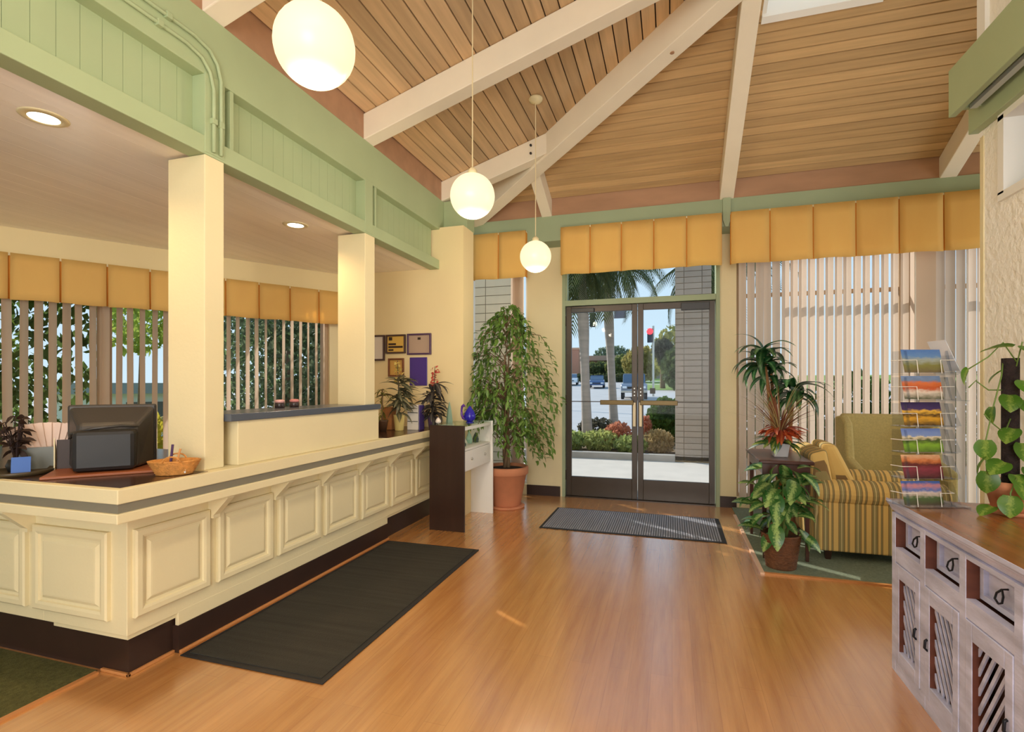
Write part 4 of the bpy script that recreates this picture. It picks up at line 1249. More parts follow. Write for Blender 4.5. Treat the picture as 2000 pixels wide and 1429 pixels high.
for i, (lab, bands) in enumerate(cards):
    z = 0.012 + 0.116 * i
    tp = 1.0 - 0.012 * i
    tier = MB().box(-0.125 * tp, 0.085 * tp, -0.072, -0.066, z, z + 0.004).build('tier_shelf', M_ACR, rk, world=False)
    for sx_, nm in ((-1, 'pocket_side'), (1, 'pocket_side')):
        xs = sx_ * 0.078 - (0.034 if sx_ < 0 else 0.012)
        MB().hexa([(xs, -0.075, z), (xs + sx_ * 0.04, -0.02, z), (xs + sx_ * 0.042, -0.02, z), (xs + sx_ * 0.003, -0.075, z), (xs, -0.05, z + 0.10), (xs + sx_ * 0.026, 0.0, z + 0.10), (xs + sx_ * 0.028, 0.0, z + 0.10), (xs + sx_ * 0.003, -0.05, z + 0.10)]).build(nm, M_ACR, tier, world=False)
    if i in (1, 2, 3, 4, 5):
        MB().box(-0.11, 0.125 + (0.05 if i == 4 else 0), -0.04, 0.05, z - 0.006, z - 0.002).build('tier_shelf', M_ACR, rk, world=False)
    for xs in (-0.085, 0.018):
        sg = -1 if xs < 0 else 1
        MB().tube([(xs, -0.081, z), (xs, -0.073, z + 0.058), (xs + sg * 0.06, -0.073, z + 0.058), (xs + sg * 0.075, -0.02, z + 0.058)], 0.0017, 5).build('wire', M_WIRE, tier, world=False)
    # side pockets with clear sleeves
    MB().hexa([(0.088, -0.05, z), (0.13, -0.05, z), (0.13, 0.05, z), (0.088, 0.05, z), (0.090, -0.045, z + .1), (0.094, -0.045, z + .1), (0.094, 0.05, z + .1), (0.090, 0.05, z + .1)]).build('side_pocket', M_ACR, rk, world=False)
    # the card itself
    cm_ = picture_mat('postcard_print_%d' % i, bands, 0.10, i * 3.3)
    cx_ = -0.045
    cd_ = MB().hexa([(-0.086, -0.0008, 0), (0.086, -0.0008, 0), (0.086, 0.0008, 0), (-0.086, 0.0008, 0), (-0.086, -0.0008, .104), (0.086, -0.0008, .104), (0.086, 0.0008, .104), (-0.086, 0.0008, .104)]).build('postcard', cm_)
    tag(cd_, lab, 'postcard', 'postcards in the rack')
    cd_.matrix_world = rackM @ Matrix.Translation((cx_, -0.0645, z + 0.0045)) @ Matrix.Rotation(math.radians(-14), 4, 'X')
cw = MB().box(-0.002, 0.0, -0.05, 0.05, 0, 0.15).build('brochure', mat('pale_brochure', (226, 228, 236), 0.4))
tag(cw, 'pale folded brochure leaning out of the top of the postcard rack', 'brochure')
cw.matrix_world = rackM @ Matrix.Translation((0.125, 0.0, 0.605)) @ Matrix.Rotation(math.radians(-26), 4, 'Y')

# ------------------------------------------------------------------ pothos on a moss pole
random.seed(44)
ox, oy = 1.378, 2.725
po = thing('potted_pothos', 'climbing pothos on a dark moss pole in a terracotta pot on the sideboard', 'potted plant', (ox, oy, KZ))
MB().lathe([(0.07, 0.0005), (0.094, 0.0005), (0.098, 0.012), (0.094, 0.016), (0.07, 0.014)], 28, (ox, oy, KZ)).build('saucer', M_TERRA, po, smooth=True)
MB().lathe([(0.062, 0.014), (0.066, 0.016), (0.086, 0.10), (0.093, 0.102), (0.096, 0.135), (0.088, 0.136), (0.084, 0.115), (0.0, 0.11)], 28, (ox, oy, KZ)).build('pot', M_TERRA, po, smooth=True)
MB().lathe([(0.0, 0.128), (0.05, 0.126), (0.083, 0.118)], 16, (ox, oy, KZ)).build('soil', M_SOIL, po, smooth=True)
pp = MB().tube([(ox - .005, oy, KZ + 0.11), (ox - .005, oy, KZ + 0.655)], 0.030, 14).build('moss_pole', mat('dark_moss', (48, 36, 34), 0.95, noise=0.4, nscale=(30, 30, 30), bump=0.8, bscale=70), po)
ML_PO = leaf_mat('pothos_leaf', (92, 138, 44), (150, 178, 76), 0.1, 0.35, 0.3)
pm = leaf_mesh('leaf', ML_PO, 0.095, 0.082, 'heart', 0.6, 0.2)
M_VINE = mat('pothos_vine', (110, 136, 64), 0.5)
vines = [
    [(0, -.03, .64), (-.05, -.04, .72), (-.10, -.04, .66), (-.16, -.02, .61)],
    [(-.03, 0, .64), (-.055, -.04, .58), (-.09, -.05, .44), (-.115, -.05, .30), (-.115, -.06, .18)],
    [(-.02, -.03, .40), (-.05, -.05, .34), (-.09, -.05, .38), (-.115, -.04, .42)],
    [(0, -.03, .62), (.01, -.05, .72), (.05, -.05, .70)],
    [(-.03, 0, .52), (-.09, -.02, .52), (-.13, -.01, .56), (-.155, -.01, .53)],
    [(0, -.04, .12), (-.03, -.09, .16), (-.06, -.11, .10), (-.06, -.115, .02)],
]
for vn in vines:
    MB().tube([(ox + a, oy + b, KZ + c) for a, b, c in vn], 0.0028, 5).build('vine', M_VINE, po, smooth=True)
lp = []
for (x_, y_, z_, yaw, pit, rol, s_) in [(-.02, -.045, .70, 3.0, -0.1, .3, 1.3), (.04, -.05, .70, 4.4, 0.1, .2, 1.3), (-.16, -.02, .61, 3.4, 1.0, 1.2, .95), (-.09, -.05, .45, 3.6, 1.2, .5, .8),
        (-.115, -.05, .31, 4.2, 1.2, .3, 1.0), (-.11, -.055, .24, 2.6, .9, .2, 1.0), (-.115, -.06, .18, 4.6, 1.3, .2, 1.1), (-.03, -.04, .50, 4.4, .7, .1, 1.0), (.02, -.045, .48, 4.7, .5, .3, 1.15),
        (.02, -.045, .56, 4.5, .4, .2, 1.1), (-.02, -.05, .36, 3.9, .5, .1, 1.0), (.01, -.045, .30, 4.6, .8, .1, 1.0), (-.05, -.05, .22, 3.8, .3, -.2, 1.1), (-.02, -.06, .17, 4.8, .5, .2, 1.1),
        (.03, -.05, .2, 4.7, .5, .2, 1.0), (-.06, -.11, .09, 4.2, 1.0, .2, 1.05), (-.03, -.10, .14, 4.9, .7, .1, 1.0), (-.10, -.07, .035, 3.7, .2, .1, .9), (.04, -.07, .62, 4.6, .3, .2, 1.15), (-.055, -.04, .60, 3.0, .6, .4, .8)]:
    share('leaf', pm, po, (x_, y_, z_), (rol - .2, pit, yaw), (s_ * .92,) * 3)

# ------------------------------------------------------------------ things on the near desk
DZK = LZ + 0.001
cr_ = thing('crt_monitor', 'bulky black computer monitor seen from behind on the reception desk', 'monitor', (-2.785, 1.945, DZK), math.radians(47))
M_CRT = mat('charcoal_plastic', (58, 54, 50), 0.42, 0.5, noise=0.06)
box('bezel', M_CRT, -0.19, 0.19, 0.10, 0.14, 0.016, 0.335, cr_, 0.01, world=False)
box('screen', mat('dark_screen', (26, 30, 34), 0.1, 0.6), -0.165, 0.165, 0.138, 0.142, 0.05, 0.31, cr_, world=False)
MB().hexa([(-.13, -.10, .018), (.13, -.10, .018), (.185, .10, .018), (-.185, .10, .018), (-.12, -.05, .24), (.12, -.05, .24), (.185, .10, .328), (-.185, .10, .328)]).build('housing', M_CRT, cr_, bevel=0.018, world=False, seg=3)
box('tube_cover', mat('black_tube_cover', (30, 29, 29), 0.45), -0.125, 0.125, -0.165, -0.02, 0.018, 0.215, cr_, 0.02, world=False)
MB().tube([(-.17, .05, .17), (-.14, -.08, .20), (-.05, -.12, .225), (.06, -.11, .235), (.12, -.04, .225), (.16, .06, .21)], 0.008, 7).build('cable', M_CRT, cr_, world=False, smooth=True)
MB().lathe([(0.10, 0.0135), (0.11, 0.0135), (0.09, 0.018), (0.05, 0.02)], 20).build('foot', M_CRT, cr_, world=False)
wt = thing('monitor_board', 'orange brown wooden board under the computer monitor', 'board', (-2.785, 1.945, DZK), math.radians(47))
MB().box(-0.23, 0.21, -0.215, 0.17, 0.0003, 0.013).build('board', mat('cherry_board', (150, 84, 48), 0.4, noise=0.15, nscale=(3, 20, 3)), wt, bevel=0.003, world=False)

bk = thing('wicker_basket', 'small oval honey wicker basket beside the column on the counter', 'basket', (-2.345, 1.945, DZK), math.radians(40))
M_WICK = mat('honey_wicker', (200, 136, 66), 0.6, noise=0.25, nscale=(60, 60, 60), bump=0.4, bscale=150)
prof = [(0.074, 0.001)]
for i in range(7):
    t = (i + .5) / 7
    prof += [(0.076 + 0.034 * t + 0.003, 0.062 * (t - .03)), (0.076 + 0.034 * t, 0.062 * (t + .04))]
prof += [(0.112, 0.062), (0.115, 0.07), (0.107, 0.072), (0.072, 0.012), (0.0, 0.01)]
MB().lathe(prof, 32, (0, 0, 0), 1.0, 0.66).build('weave', M_WICK, bk, world=False, smooth=True)
hd = [(0.108 * math.cos(a) * 0.35, -0.074, 0.066 + 0.028 * math.sin(a)) for a in [math.pi * i / 8 for i in range(9)]]
MB().tube(hd, 0.004, 6).build('handle', M_WICK, bk, world=False, smooth=True)
hd = [(x_, -y_, z_) for x_, y_, z_ in hd]
MB().tube(hd, 0.004, 6).build('handle', M_WICK, bk, world=False, smooth=True)
pn = MB().tube([(-2.395, 1.96, DZK + 0.012), (-2.405, 1.985, DZK + 0.14)], 0.006, 8).build('pen', mat('violet_pen', (74, 52, 92), 0.3))
tag(pn, 'dark violet pen standing in the wicker basket', 'pen')
pn2 = MB().tube([(-2.37, 1.965, DZK + 0.012), (-2.36, 1.99, DZK + 0.12)], 0.005, 8).build('pen', mat('tan_pen', (206, 150, 96), 0.3))
tag(pn2, 'tan pen standing in the wicker basket', 'pen')
nb = MB().obox((-2.33, 1.935, DZK + 0.03), (0.1, 0.06, 0.03), (0.1, 0.05, 0.7)).build('card_stack', mat('white_cards', (226, 222, 214), 0.5))
tag(nb, 'small stack of white cards inside the wicker basket', 'cards')

og = thing('desk_organizer', 'grey desk organizer box by the reception window', 'organizer', (-3.15, 1.88, DZK), math.radians(52))
M_GREYP = mat('grey_plastic', (118, 122, 118), 0.45)
MB().box(-0.12, 0.10, -0.07, 0.07, 0.0003, 0.008).box(-0.12, 0.10, -0.07, -0.062, 0.008, 0.12).box(-0.12, 0.10, 0.062, 0.07, 0.008, 0.17).box(-0.12, -0.112, -0.062, 0.062, 0.008, 0.15).box(0.092, 0.10, -0.062, 0.062, 0.008, 0.15).build('box', M_GREYP, og, world=False)
for i in range(9):
    a = -0.5 + i * 0.125
    p_ = MB().obox((0, 0, 0.12), (0.055, 0.0012, 0.22), (0, 0, 0)).build('leaflet', mat('pinkish_paper', (232, 206, 192), 0.6))
    tag(p_, 'pinkish white leaflet fanned out in the grey desk organizer', 'leaflet', 'leaflets fanned in the desk organizer')
    p_.matrix_world = Matrix.Translation(og.location) @ Matrix.Rotation(math.radians(55), 4, 'Z') @ Matrix.Translation((-0.01 + 0.008 * i - .03, -0.04 + 0.01 * i, 0.012)) @ Matrix.Rotation(a, 4, 'Y')
ph = thing('letter_holder', 'cream letter holder with dark cards beside the computer monitor', 'letter holder', (-2.99, 1.875, DZK), math.radians(50))
MB().prism([(-0.05, 0.0003), (0.05, 0.0003), (0.05, 0.07), (0.02, 0.08), (-0.05, 0.17)], -0.045, -0.04, 0).build('side', M_CREAM, ph, world=False)
MB().prism([(-0.05, 0.0003), (0.05, 0.0003), (0.05, 0.07), (0.02, 0.08), (-0.05, 0.17)], 0.04, 0.045, 0).build('side', M_CREAM, ph, world=False)
box('base', M_CREAM, -0.04, 0.04, -0.05, 0.05, 0.0003, 0.008, ph, world=False)
box('card', M_KICK, -0.036, 0.036, -0.03, -0.02, 0.008, 0.16, ph, world=False)
# dark twiggy plant on a round tray, blue card
random.seed(71)
rt = thing('round_tray', 'round dark wooden tray at the end of the reception desk', 'tray', (-3.08, 1.725, DZK))
MB().lathe([(0.0, 0.0003), (0.125, 0.0003), (0.135, 0.02), (0.128, 0.022), (0.12, 0.01), (0.0, 0.009)], 30, (-3.08, 1.725, DZK)).build('dish', mat('dark_olive_wood', (70, 58, 38), 0.4, noise=0.2), rt, smooth=True)
dp = thing('twig_plant', 'dark twiggy dried plant arrangement on the round tray', 'dried plant', (-3.12, 1.73, DZK + 0.0095))
MB().lathe([(0.03, 0.0), (0.042, 0.03), (0.03, 0.06), (0.0, 0.055)], 14, (-3.12, 1.73, DZK + 0.0095)).build('vase', M_BLACK, dp, smooth=True)
M_TWIG = mat('dark_twig', (48, 32, 30), 0.8)
tm = leaf_mesh('leaf', mat('dark_dry_leaf', (62, 44, 34), 0.7, trans=0.2), 0.06, 0.028, 'ovate', 0.9, 0.3, 4)
for i in range(16):
    a = random.uniform(0, 6.28); q = random.uniform(0.02, 0.06)
    hgt = random.uniform(0.12, 0.25)
    MB().tube([(-3.12, 1.73, DZK + .05), (-3.12 + q * math.cos(a) * .4, 1.73 + q * math.sin(a) * .4, DZK + .05 + hgt * .5), (-3.12 + q * math.cos(a), 1.73 + q * math.sin(a), DZK + .05 + hgt)], 0.0025, 5).build('twig', M_TWIG, dp)
    for j in range(3):
        share('leaf', tm, dp, (q * math.cos(a) * (.5 + .25 * j), q * math.sin(a) * (.5 + .25 * j), 0.04 + hgt * (.5 + .25 * j)), (random.uniform(-1, 1), random.uniform(-.6, .9), random.uniform(0, 6.28)))
bc = MB().obox((-3.005, 1.685, DZK + 0.052), (0.07, 0.002, 0.08), (math.radians(-12), 0, math.radians(55))).build('table_card', mat('blue_card', (52, 98, 176), 0.4))
tag(bc, 'blue card leaning on the round wooden tray', 'card')

# two small jars and a figurine on the raised shelf
for i, (yy, lab) in enumerate(((2.86, 'small dark jar with a pink top on the raised shelf by the computer side'), (3.00, 'small dark jar with a red label on the raised shelf toward the certificates'))):
    t = thing('candy_jar', lab, 'jar', (-2.52, yy, 1.19))
    MB().lathe([(0.028, 0.0003), (0.032, 0.004), (0.032, 0.03), (0.028, 0.036)], 18, (-2.52, yy, 1.19)).build('jar', mat('dark_jar', (56, 44, 44), 0.25, 0.5), t, smooth=True)
    MB().lathe([(0.03, 0.036), (0.031, 0.05), (0.022, 0.056), (0.0, 0.057)], 18, (-2.52, yy, 1.19)).build('lid', mat('pink_lid%d' % i, (222, 170, 168) if i == 0 else (206, 130, 126), 0.4), t, smooth=True)

# ------------------------------------------------------------------ things at the far end of the counter
def orchid(name, label, x_, y_, potm, pr, ph_, hgt, flower, leafd, seed, lean):
    random.seed(seed)
    t = thing(name, label, 'potted plant', (x_, y_, DZK))
    MB().lathe([(pr * .72, 0.0003), (pr * .76, 0.004), (pr, ph_ * .95), (pr * 1.04, ph_), (pr * .92, ph_), (pr * .88, ph_ * .85), (0, ph_ * .82)], 22, (x_, y_, DZK)).build('pot', potm, t, smooth=True)
    lm = leaf_mesh('leaf', leafd, 0.17, 0.045, 'ovate', 1.0, 0.3)
    for i in range(64):
        a = random.uniform(0, 6.28)
        zz = ph_ + random.uniform(0, hgt * .68)
        share('leaf', lm, t, (random.uniform(-.03, .03), random.uniform(-.03, .03), zz), (random.uniform(-.5, .5), random.uniform(-.8, .4), a), (random.uniform(.8, 1.3),) * 3)
    st = [(x_, y_, DZK + ph_ * .8), (x_ + lean * .4, y_, DZK + ph_ + hgt * .5), (x_ + lean, y_, DZK + ph_ + hgt)]
    MB().tube(st, [0.006, 0.005, 0.003], 6).build('stem', mat('plum_stem', (84, 74, 62), 0.6), t, smooth=True)
    fm_ = leaf_mesh('petal', flower, 0.035, 0.026, 'ovate', 0.6, 0.25, 4)
    for i in range(34):
        u = random.uniform(0.62, 1.0)
        share('petal', fm_, t, (lean * u + random.uniform(-.03, .03), random.uniform(-.03, .03), ph_ + hgt * u + random.uniform(-.02, .02)), (random.uniform(-1, 1), random.uniform(-1.2, .8), random.uniform(0, 6.28)))
    return t
M_YPOT = mat('pale_yellow_vase', (226, 204, 128), 0.35, 0.5)
orchid('potted_orchid', 'orchid with pale yellow flowers in a yellow vase on the counter end', -2.50, 4.42, M_YPOT, 0.055, 0.15, 0.52, leaf_mat('yellow_petal', (226, 206, 110), (240, 226, 160), 0, 0.4), leaf_mat('plum_leaf', (88, 92, 72), (150, 140, 104), 0.2, 0.3), 61, -0.02)
orchid('potted_orchid', 'orchid with red flowers and dark leaves beside the display case', -2.265, 4.67, mat('plum_pot', (92, 70, 92), 0.4), 0.055, 0.12, 0.50, leaf_mat('red_petal', (206, 92, 86), (226, 130, 112), 0, 0.4), leaf_mat('dark_plum_leaf', (64, 60, 62), (110, 104, 92), 0.2, 0.25), 62, 0.02)
fp = thing('fern_plant', 'feathery yellow green palm seedling in a dark pot at the counter end', 'potted plant', (-2.585, 4.25, DZK))
MB().lathe([(0.04, 0.0003), (0.055, 0.10), (0.058, 0.11), (0.05, 0.11), (0, 0.1)], 18, (-2.585, 4.25, DZK)).build('pot', mat('brown_pot', (84, 58, 40), 0.5), fp, smooth=True)
ffm = leaf_mesh('leaf', leaf_mat('fern_leaf', (118, 122, 60), (170, 160, 90), 0.2, 0.35), 0.15, 0.016, 'strap', 1.3, 0.3)
random.seed(64)
for i in range(46):
    share('leaf', ffm, fp, (0, 0, 0.1 + random.uniform(0, .30)), (0, random.uniform(-1.0, 0.2), random.uniform(0, 6.28)), (random.uniform(.6, 1.05),) * 3)
MB().tube([(-2.585, 4.25, DZK + .09), (-2.58, 4.25, DZK + .4)], 0.006, 6).build('stem', M_BARK, fp)
sbx = thing('file_box', 'white file box with drawer lines at the counter end', 'box', (-2.40, 4.56, DZK))
box('body', mat('pale_grey_box', (216, 208, 196), 0.5), -2.46, -2.34, 4.50, 4.62, DZK + .0003, DZK + 0.245, sbx, 0.004)
for zz in (0.08, 0.165):
    box('drawer_line', M_BLACK, -2.455, -2.345, 4.4975, 4.5005, DZK + zz, DZK + zz + 0.006, sbx)
pf = MB().box(-2.335, -2.325, 4.50, 4.60, DZK + .0003, DZK + 0.24).build('binder', mat('purple_binder', (74, 56, 120), 0.45), bevel=0.003)
tag(pf, 'purple binder standing next to the white file box', 'binder')
bb = MB().box(-2.72, -2.60, 4.45, 4.55, DZK + .0003, DZK + 0.22).build('carton', mat('brown_carton', (168, 112, 66), 0.7, noise=0.08), bevel=0.004)
tag(bb, 'brown cardboard carton behind the raised counter shelf', 'carton')
gbt = thing('green_bottle', 'small green bottle at the end of the raised counter shelf', 'bottle', (-2.44, 3.84, DZK))
MB().lathe([(0.022, 0.0003), (0.024, 0.004), (0.024, 0.09), (0.01, 0.115), (0.009, 0.135)], 16, (-2.44, 3.84, DZK)).build('body', mat('green_plastic', (40, 120, 66), 0.25, 0.5), gbt, smooth=True)
MB().lathe([(0.012, 0.135), (0.012, 0.155), (0.0, 0.156)], 14, (-2.44, 3.84, DZK)).build('cap', M_WHITE, gbt, smooth=True)

# framed certificates on the reception wall
def frame(x0, x1, z0, z1, label, fm_, pic, mat_w=0.0):
    t = thing('picture_frame', label, 'picture frame', ((x0 + x1) / 2, Y3 - 0.001, z0))
    b = 0.018
    fr = MB().box(x0, x0 + b, Y3 - 0.024, Y3 - 0.001, z0, z1).box(x1 - b, x1, Y3 - 0.024, Y3 - 0.001, z0, z1)
    fr.box(x0 + b, x1 - b, Y3 - 0.024, Y3 - 0.001, z0, z0 + b).box(x0 + b, x1 - b, Y3 - 0.024, Y3 - 0.001, z1 - b, z1)
    fr.build('frame', fm_, t, bevel=0.003)
    p = MB().box(x0 + b, x1 - b, Y3 - 0.010, Y3 - 0.002, z0 + b, z1 - b).build('print', pic, t)
    return t, p
M_FRM = mat('dark_frame', (72, 44, 36), 0.35, 0.5)
M_FRP = mat('purple_frame', (82, 54, 84), 0.35, 0.5)
t, p = frame(-3.19, -2.935, 1.602, 1.876, 'dark framed white certificate partly behind the column', M_FRM, mat('white_paper', (222, 210, 196), 0.6))
t, p = frame(-2.92, -2.685, 1.675, 1.876, 'dark framed yellow certificate with brown blocks of print', M_FRM, mat('yellow_paper', (216, 176, 84), 0.6))
for (a, b, c, d) in ((-2.885, -2.845, 1.815, 1.85), (-2.89, -2.80, 1.765, 1.785), (-2.89, -2.72, 1.735, 1.755), (-2.89, -2.83, 1.705, 1.722)):
    MB().box(a, b, Y3 - 0.0115, Y3 - 0.0102, c, d).build('print_block', M_KICK, p)
t, p = frame(-2.665, -2.388, 1.658, 1.88, 'purple framed grey certificate with a small dark seal', M_FRP, mat('mauve_paper', (178, 152, 130), 0.6))
MB().box(-2.545, -2.51, Y3 - 0.0115, Y3 - 0.0102, 1.815, 1.84).build('print_block', M_KICK, p)
t, p = frame(-2.89, -2.705, 1.43, 1.625, 'brown framed certificate hidden behind the yellow orchid', mat('brown_frame', (120, 70, 40), 0.4), mat('amber_paper', (206, 160, 84), 0.6))
pl = MB().box(-2.638, -2.436, Y3 - 0.012, Y3 - 0.001, 1.335, 1.631).build('plaque', mat('violet_plaque', (74, 50, 128), 0.35), bevel=0.004)
tag(pl, 'plain violet wall plaque below the purple framed certificate', 'plaque')

# ------------------------------------------------------------------ outdoors: ground, planter, road
M_CONC = mat('pale_concrete', (206, 200, 190), 0.85, noise=0.06, nscale=(3, 3, 3))
M_ASPH = mat('sunlit_asphalt', (182, 180, 178), 0.9, noise=0.06, nscale=(.6, .6, .6))
M_GRASS = mat('lawn', (122, 150, 70), 0.95, noise=0.3, nscale=(3, 3, 3))
M_BED = mat('planting_bed', (120, 100, 72), 0.95, noise=0.3, nscale=(8, 8, 8))
struct(MB().box(-5.5, 12, YB + 0.26, 9.45, -0.10, -0.005).build('pavement', M_CONC))
struct(MB().box(-30, 0.05, 9.45, 9.62, -0.10, 0.105).box(0.66, 14, 9.45, 9.62, -0.10, 0.105).build('kerb', mat('grey_kerb', (170, 166, 160), 0.85, noise=0.08)))
struct(MB().box(-30, 14, 9.62, 13.2, -0.12, 0.07).build('planter_bed', M_BED))
struct(MB().box(-30, 14, 13.2, 14.6, -0.12, 0.03).build('sidewalk', M_CONC))
def road_z(y):
    pts = [(14.6, 0.0), (26, 0.0), (43, 0.18), (62, 0.9), (70, 1.32), (100, 2.4), (140, 3.4)]
    for (a, za), (b, zb) in zip(pts, pts[1:]):
        if y <= b: return za + (zb - za) * (y - a) / (b - a)
    return pts[-1][1]
v, f = [], []
ys = [14.6, 20, 26, 32, 38, 43, 50, 56, 62, 70, 80]
for yy in ys:
    for xx in (-60, 60): v.append((xx, yy, road_z(yy)))
for i in range(len(ys) - 1): f.append((2 * i, 2 * i + 1, 2 * i + 3, 2 * i + 2))
struct(MB().add(v, f).build('road', M_ASPH))
v, f = [], []
ys = [80, 100, 140]
for yy in ys:
    for xx in (-90, 90): v.append((xx, yy, road_z(yy) + 0.1))
for i in range(len(ys) - 1): f.append((2 * i, 2 * i + 1, 2 * i + 3, 2 * i + 2))
struct(MB().add(v, f).build('far_lawn', M_GRASS))
struct(MB().box(-40, -5.5, -10, 9.45, -0.12, -0.02).build('garden_ground', mat('garden_mulch', (180, 186, 104), 0.95, noise=0.3, nscale=(3, 3, 3))))
struct(MB().hexa([(-4.5, 57, .5), (14, 57, .5), (30, 80, 1.6), (-7, 80, 1.6), (-4.5, 57, .76), (14, 57, .76), (30, 80, 1.74), (-7, 80, 1.74)]).build('verge', M_GRASS)) 

# stacked-bond block piers
def block_pier(name, label, x0, x1, y0, y1, h, rows, cuts, m):
    t = thing(name, label, 'pier', ((x0 + x1) / 2, (y0 + y1) / 2, -0.005))
    box('mortar_core', mat('block_mortar', (150, 138, 124), 0.95), x0 + 0.012, x1 - 0.012, y0 + 0.012, y1 - 0.012, -0.005, h, t)
    hb_ = h / rows
    xs = [x0] + cuts + [x1]
    for i in range(len(xs) - 1):
        w_ = xs[i + 1] - xs[i] - 0.012
        me = MB().box(-w_ / 2, w_ / 2, -(y1 - y0) / 2, (y1 - y0) / 2, 0, hb_ - 0.011).mesh('brick', m)
        for r in range(rows):
            share('brick', me, t, ((xs[i] + xs[i + 1]) / 2 - t.location.x, 0, r * hb_ + 0.006))
    return t
M_BLOCK = mat('greige_block', (176, 162, 148), 0.9, noise=0.06, nscale=(4, 4, 4), rnd=0.05)
block_pier('block_pier', 'greige stacked block pier standing outside the right hand door', 0.05, 0.66, 9.62, 10.2, 4.6, 44, [0.20, 0.50], M_BLOCK)
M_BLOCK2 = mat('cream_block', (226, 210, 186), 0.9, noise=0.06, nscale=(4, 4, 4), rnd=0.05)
block_pier('block_wall', 'sunlit cream block wall outside the narrow window behind the fig tree', -3.3, -2.42, 7.8, 8.1, 3.6, 26, [-2.86], M_BLOCK2)

# foliage helper
def leaf_cloud(n, blobs, size, seed, stretch=1.6):
    random.seed(seed)
    mb = MB()
    tot = sum(b[3] * b[4] * b[5] for b in blobs)
    for (cx_, cy_, cz_, rx, ry, rz) in blobs:
        k = int(n * rx * ry * rz / tot)
        for i in range(k):
            while True:
                a, b, c = random.uniform(-1, 1), random.uniform(-1, 1), random.uniform(-1, 1)
                d = a * a + b * b + c * c
                if d < 1 and d > random.random() * 0.5: break
            p = Vector((cx_ + a * rx, cy_ + b * ry, cz_ + c * rz))
            R = Euler((random.uniform(0, 6.3), random.uniform(0, 6.3), random.uniform(0, 6.3))).to_matrix()
            s = size * random.uniform(.6, 1.3)
            mb.add([p + R @ Vector(q) for q in ((-s * stretch / 2, 0, 0), (0, -s / 2, s * .12), (s * stretch / 2, 0, 0), (0, s / 2, s * .12))], [(0, 1, 2, 3)])
    return mb
def fol_mat(name, rgb, var=0.4, sc=3):
    return mat(name, rgb, 0.6, 0.3, noise=var, nscale=(sc, sc, sc), trans=0.5)
def tree(name, label, base, trunk_h, tr, blobs, n, size, m, seed, group=None):
    t = thing(name, label, 'tree', base, 0, group)
    x_, y_, z_ = base
    MB().tube([(x_, y_, z_), (x_ + .05, y_, z_ + trunk_h * .5), (x_, y_ + .05, z_ + trunk_h)], [tr, tr * .8, tr * .5], 8).build('trunk', M_BARK, t, smooth=True)
    leaf_cloud(n, [(x_ + b[0], y_ + b[1], z_ + b[2], b[3], b[4], b[5]) for b in blobs], size, seed).build('foliage', m, t)['kind'] = 'stuff'
    return t
def shrub(name, label, base, blobs, n, size, m, seed, group=None):
    t = thing(name, label, 'shrub', base, 0, group)
    x_, y_, z_ = base
    MB().tube([(x_, y_, z_), (x_, y_, z_ + blobs[0][2])], [0.02, 0.008], 6).build('stem', M_BARK, t)
    leaf_cloud(n, [(x_ + b[0], y_ + b[1], z_ + b[2], b[3], b[4], b[5]) for b in blobs], size, seed).build('foliage', m, t)['kind'] = 'stuff'
    return t
G1 = fol_mat('shrub_green', (158, 172, 104), 0.4, 12)
G2 = fol_mat('hedge_green', (78, 108, 42), 0.5, 8)
G3 = fol_mat('rust_foliage', (206, 140, 112), 0.3, 12)
G4 = fol_mat('dark_bush', (92, 90, 76), 0.3, 10)
ZB_ = 0.07
shrub('planter_shrub', 'low green planter shrub at the foot of the left palm trunk', (-2.0, 10.1, ZB_), [(0, 0, .18, .45, .35, .2)], 900, 0.06, G1, 81)
shrub('planter_shrub', 'low yellow green planter shrub between the two palm trunks', (-1.35, 10.2, ZB_), [(0, 0, .18, .4, .35, .2)], 900, 0.06, fol_mat('shrub_lime', (172, 180, 110), 0.4, 12), 82)
shrub('planter_shrub', 'rust red grassy shrub in front of the right palm trunk', (-1.02, 10.4, ZB_), [(0, 0, .28, .28, .25, .26)], 700, 0.055, G3, 83)
shrub('planter_shrub', 'green shrub spilling over the kerb below the rust red shrub', (-0.75, 9.95, ZB_), [(0, 0, .14, .32, .25, .18)], 700, 0.06, G1, 84)
shrub('planter_shrub', 'tan and green grassy shrub below the clipped hedge', (-0.25, 10.1, ZB_), [(0, 0, .2, .3, .25, .24)], 700, 0.055, fol_mat('tan_grass', (188, 166, 120), 0.4, 12), 85)
shrub('dark_shrub', 'rounded dark shrub behind the palm trunks by the sidewalk', (-1.72, 12.6, ZB_), [(0, 0, .22, .5, .35, .25)], 900, 0.06, G4, 86)
shrub('clipped_hedge', 'upright green hedge beside the block pier', (-0.12, 11.6, ZB_), [(0, 0, .5, .42, .35, .5)], 2200, 0.07, G2, 87)
shrub('flowering_shrub', 'small red flowered shrub left of the upright hedge', (-0.52, 11.2, ZB_), [(0, 0, .4, .12, .12, .22)], 300, 0.05, G3, 88)

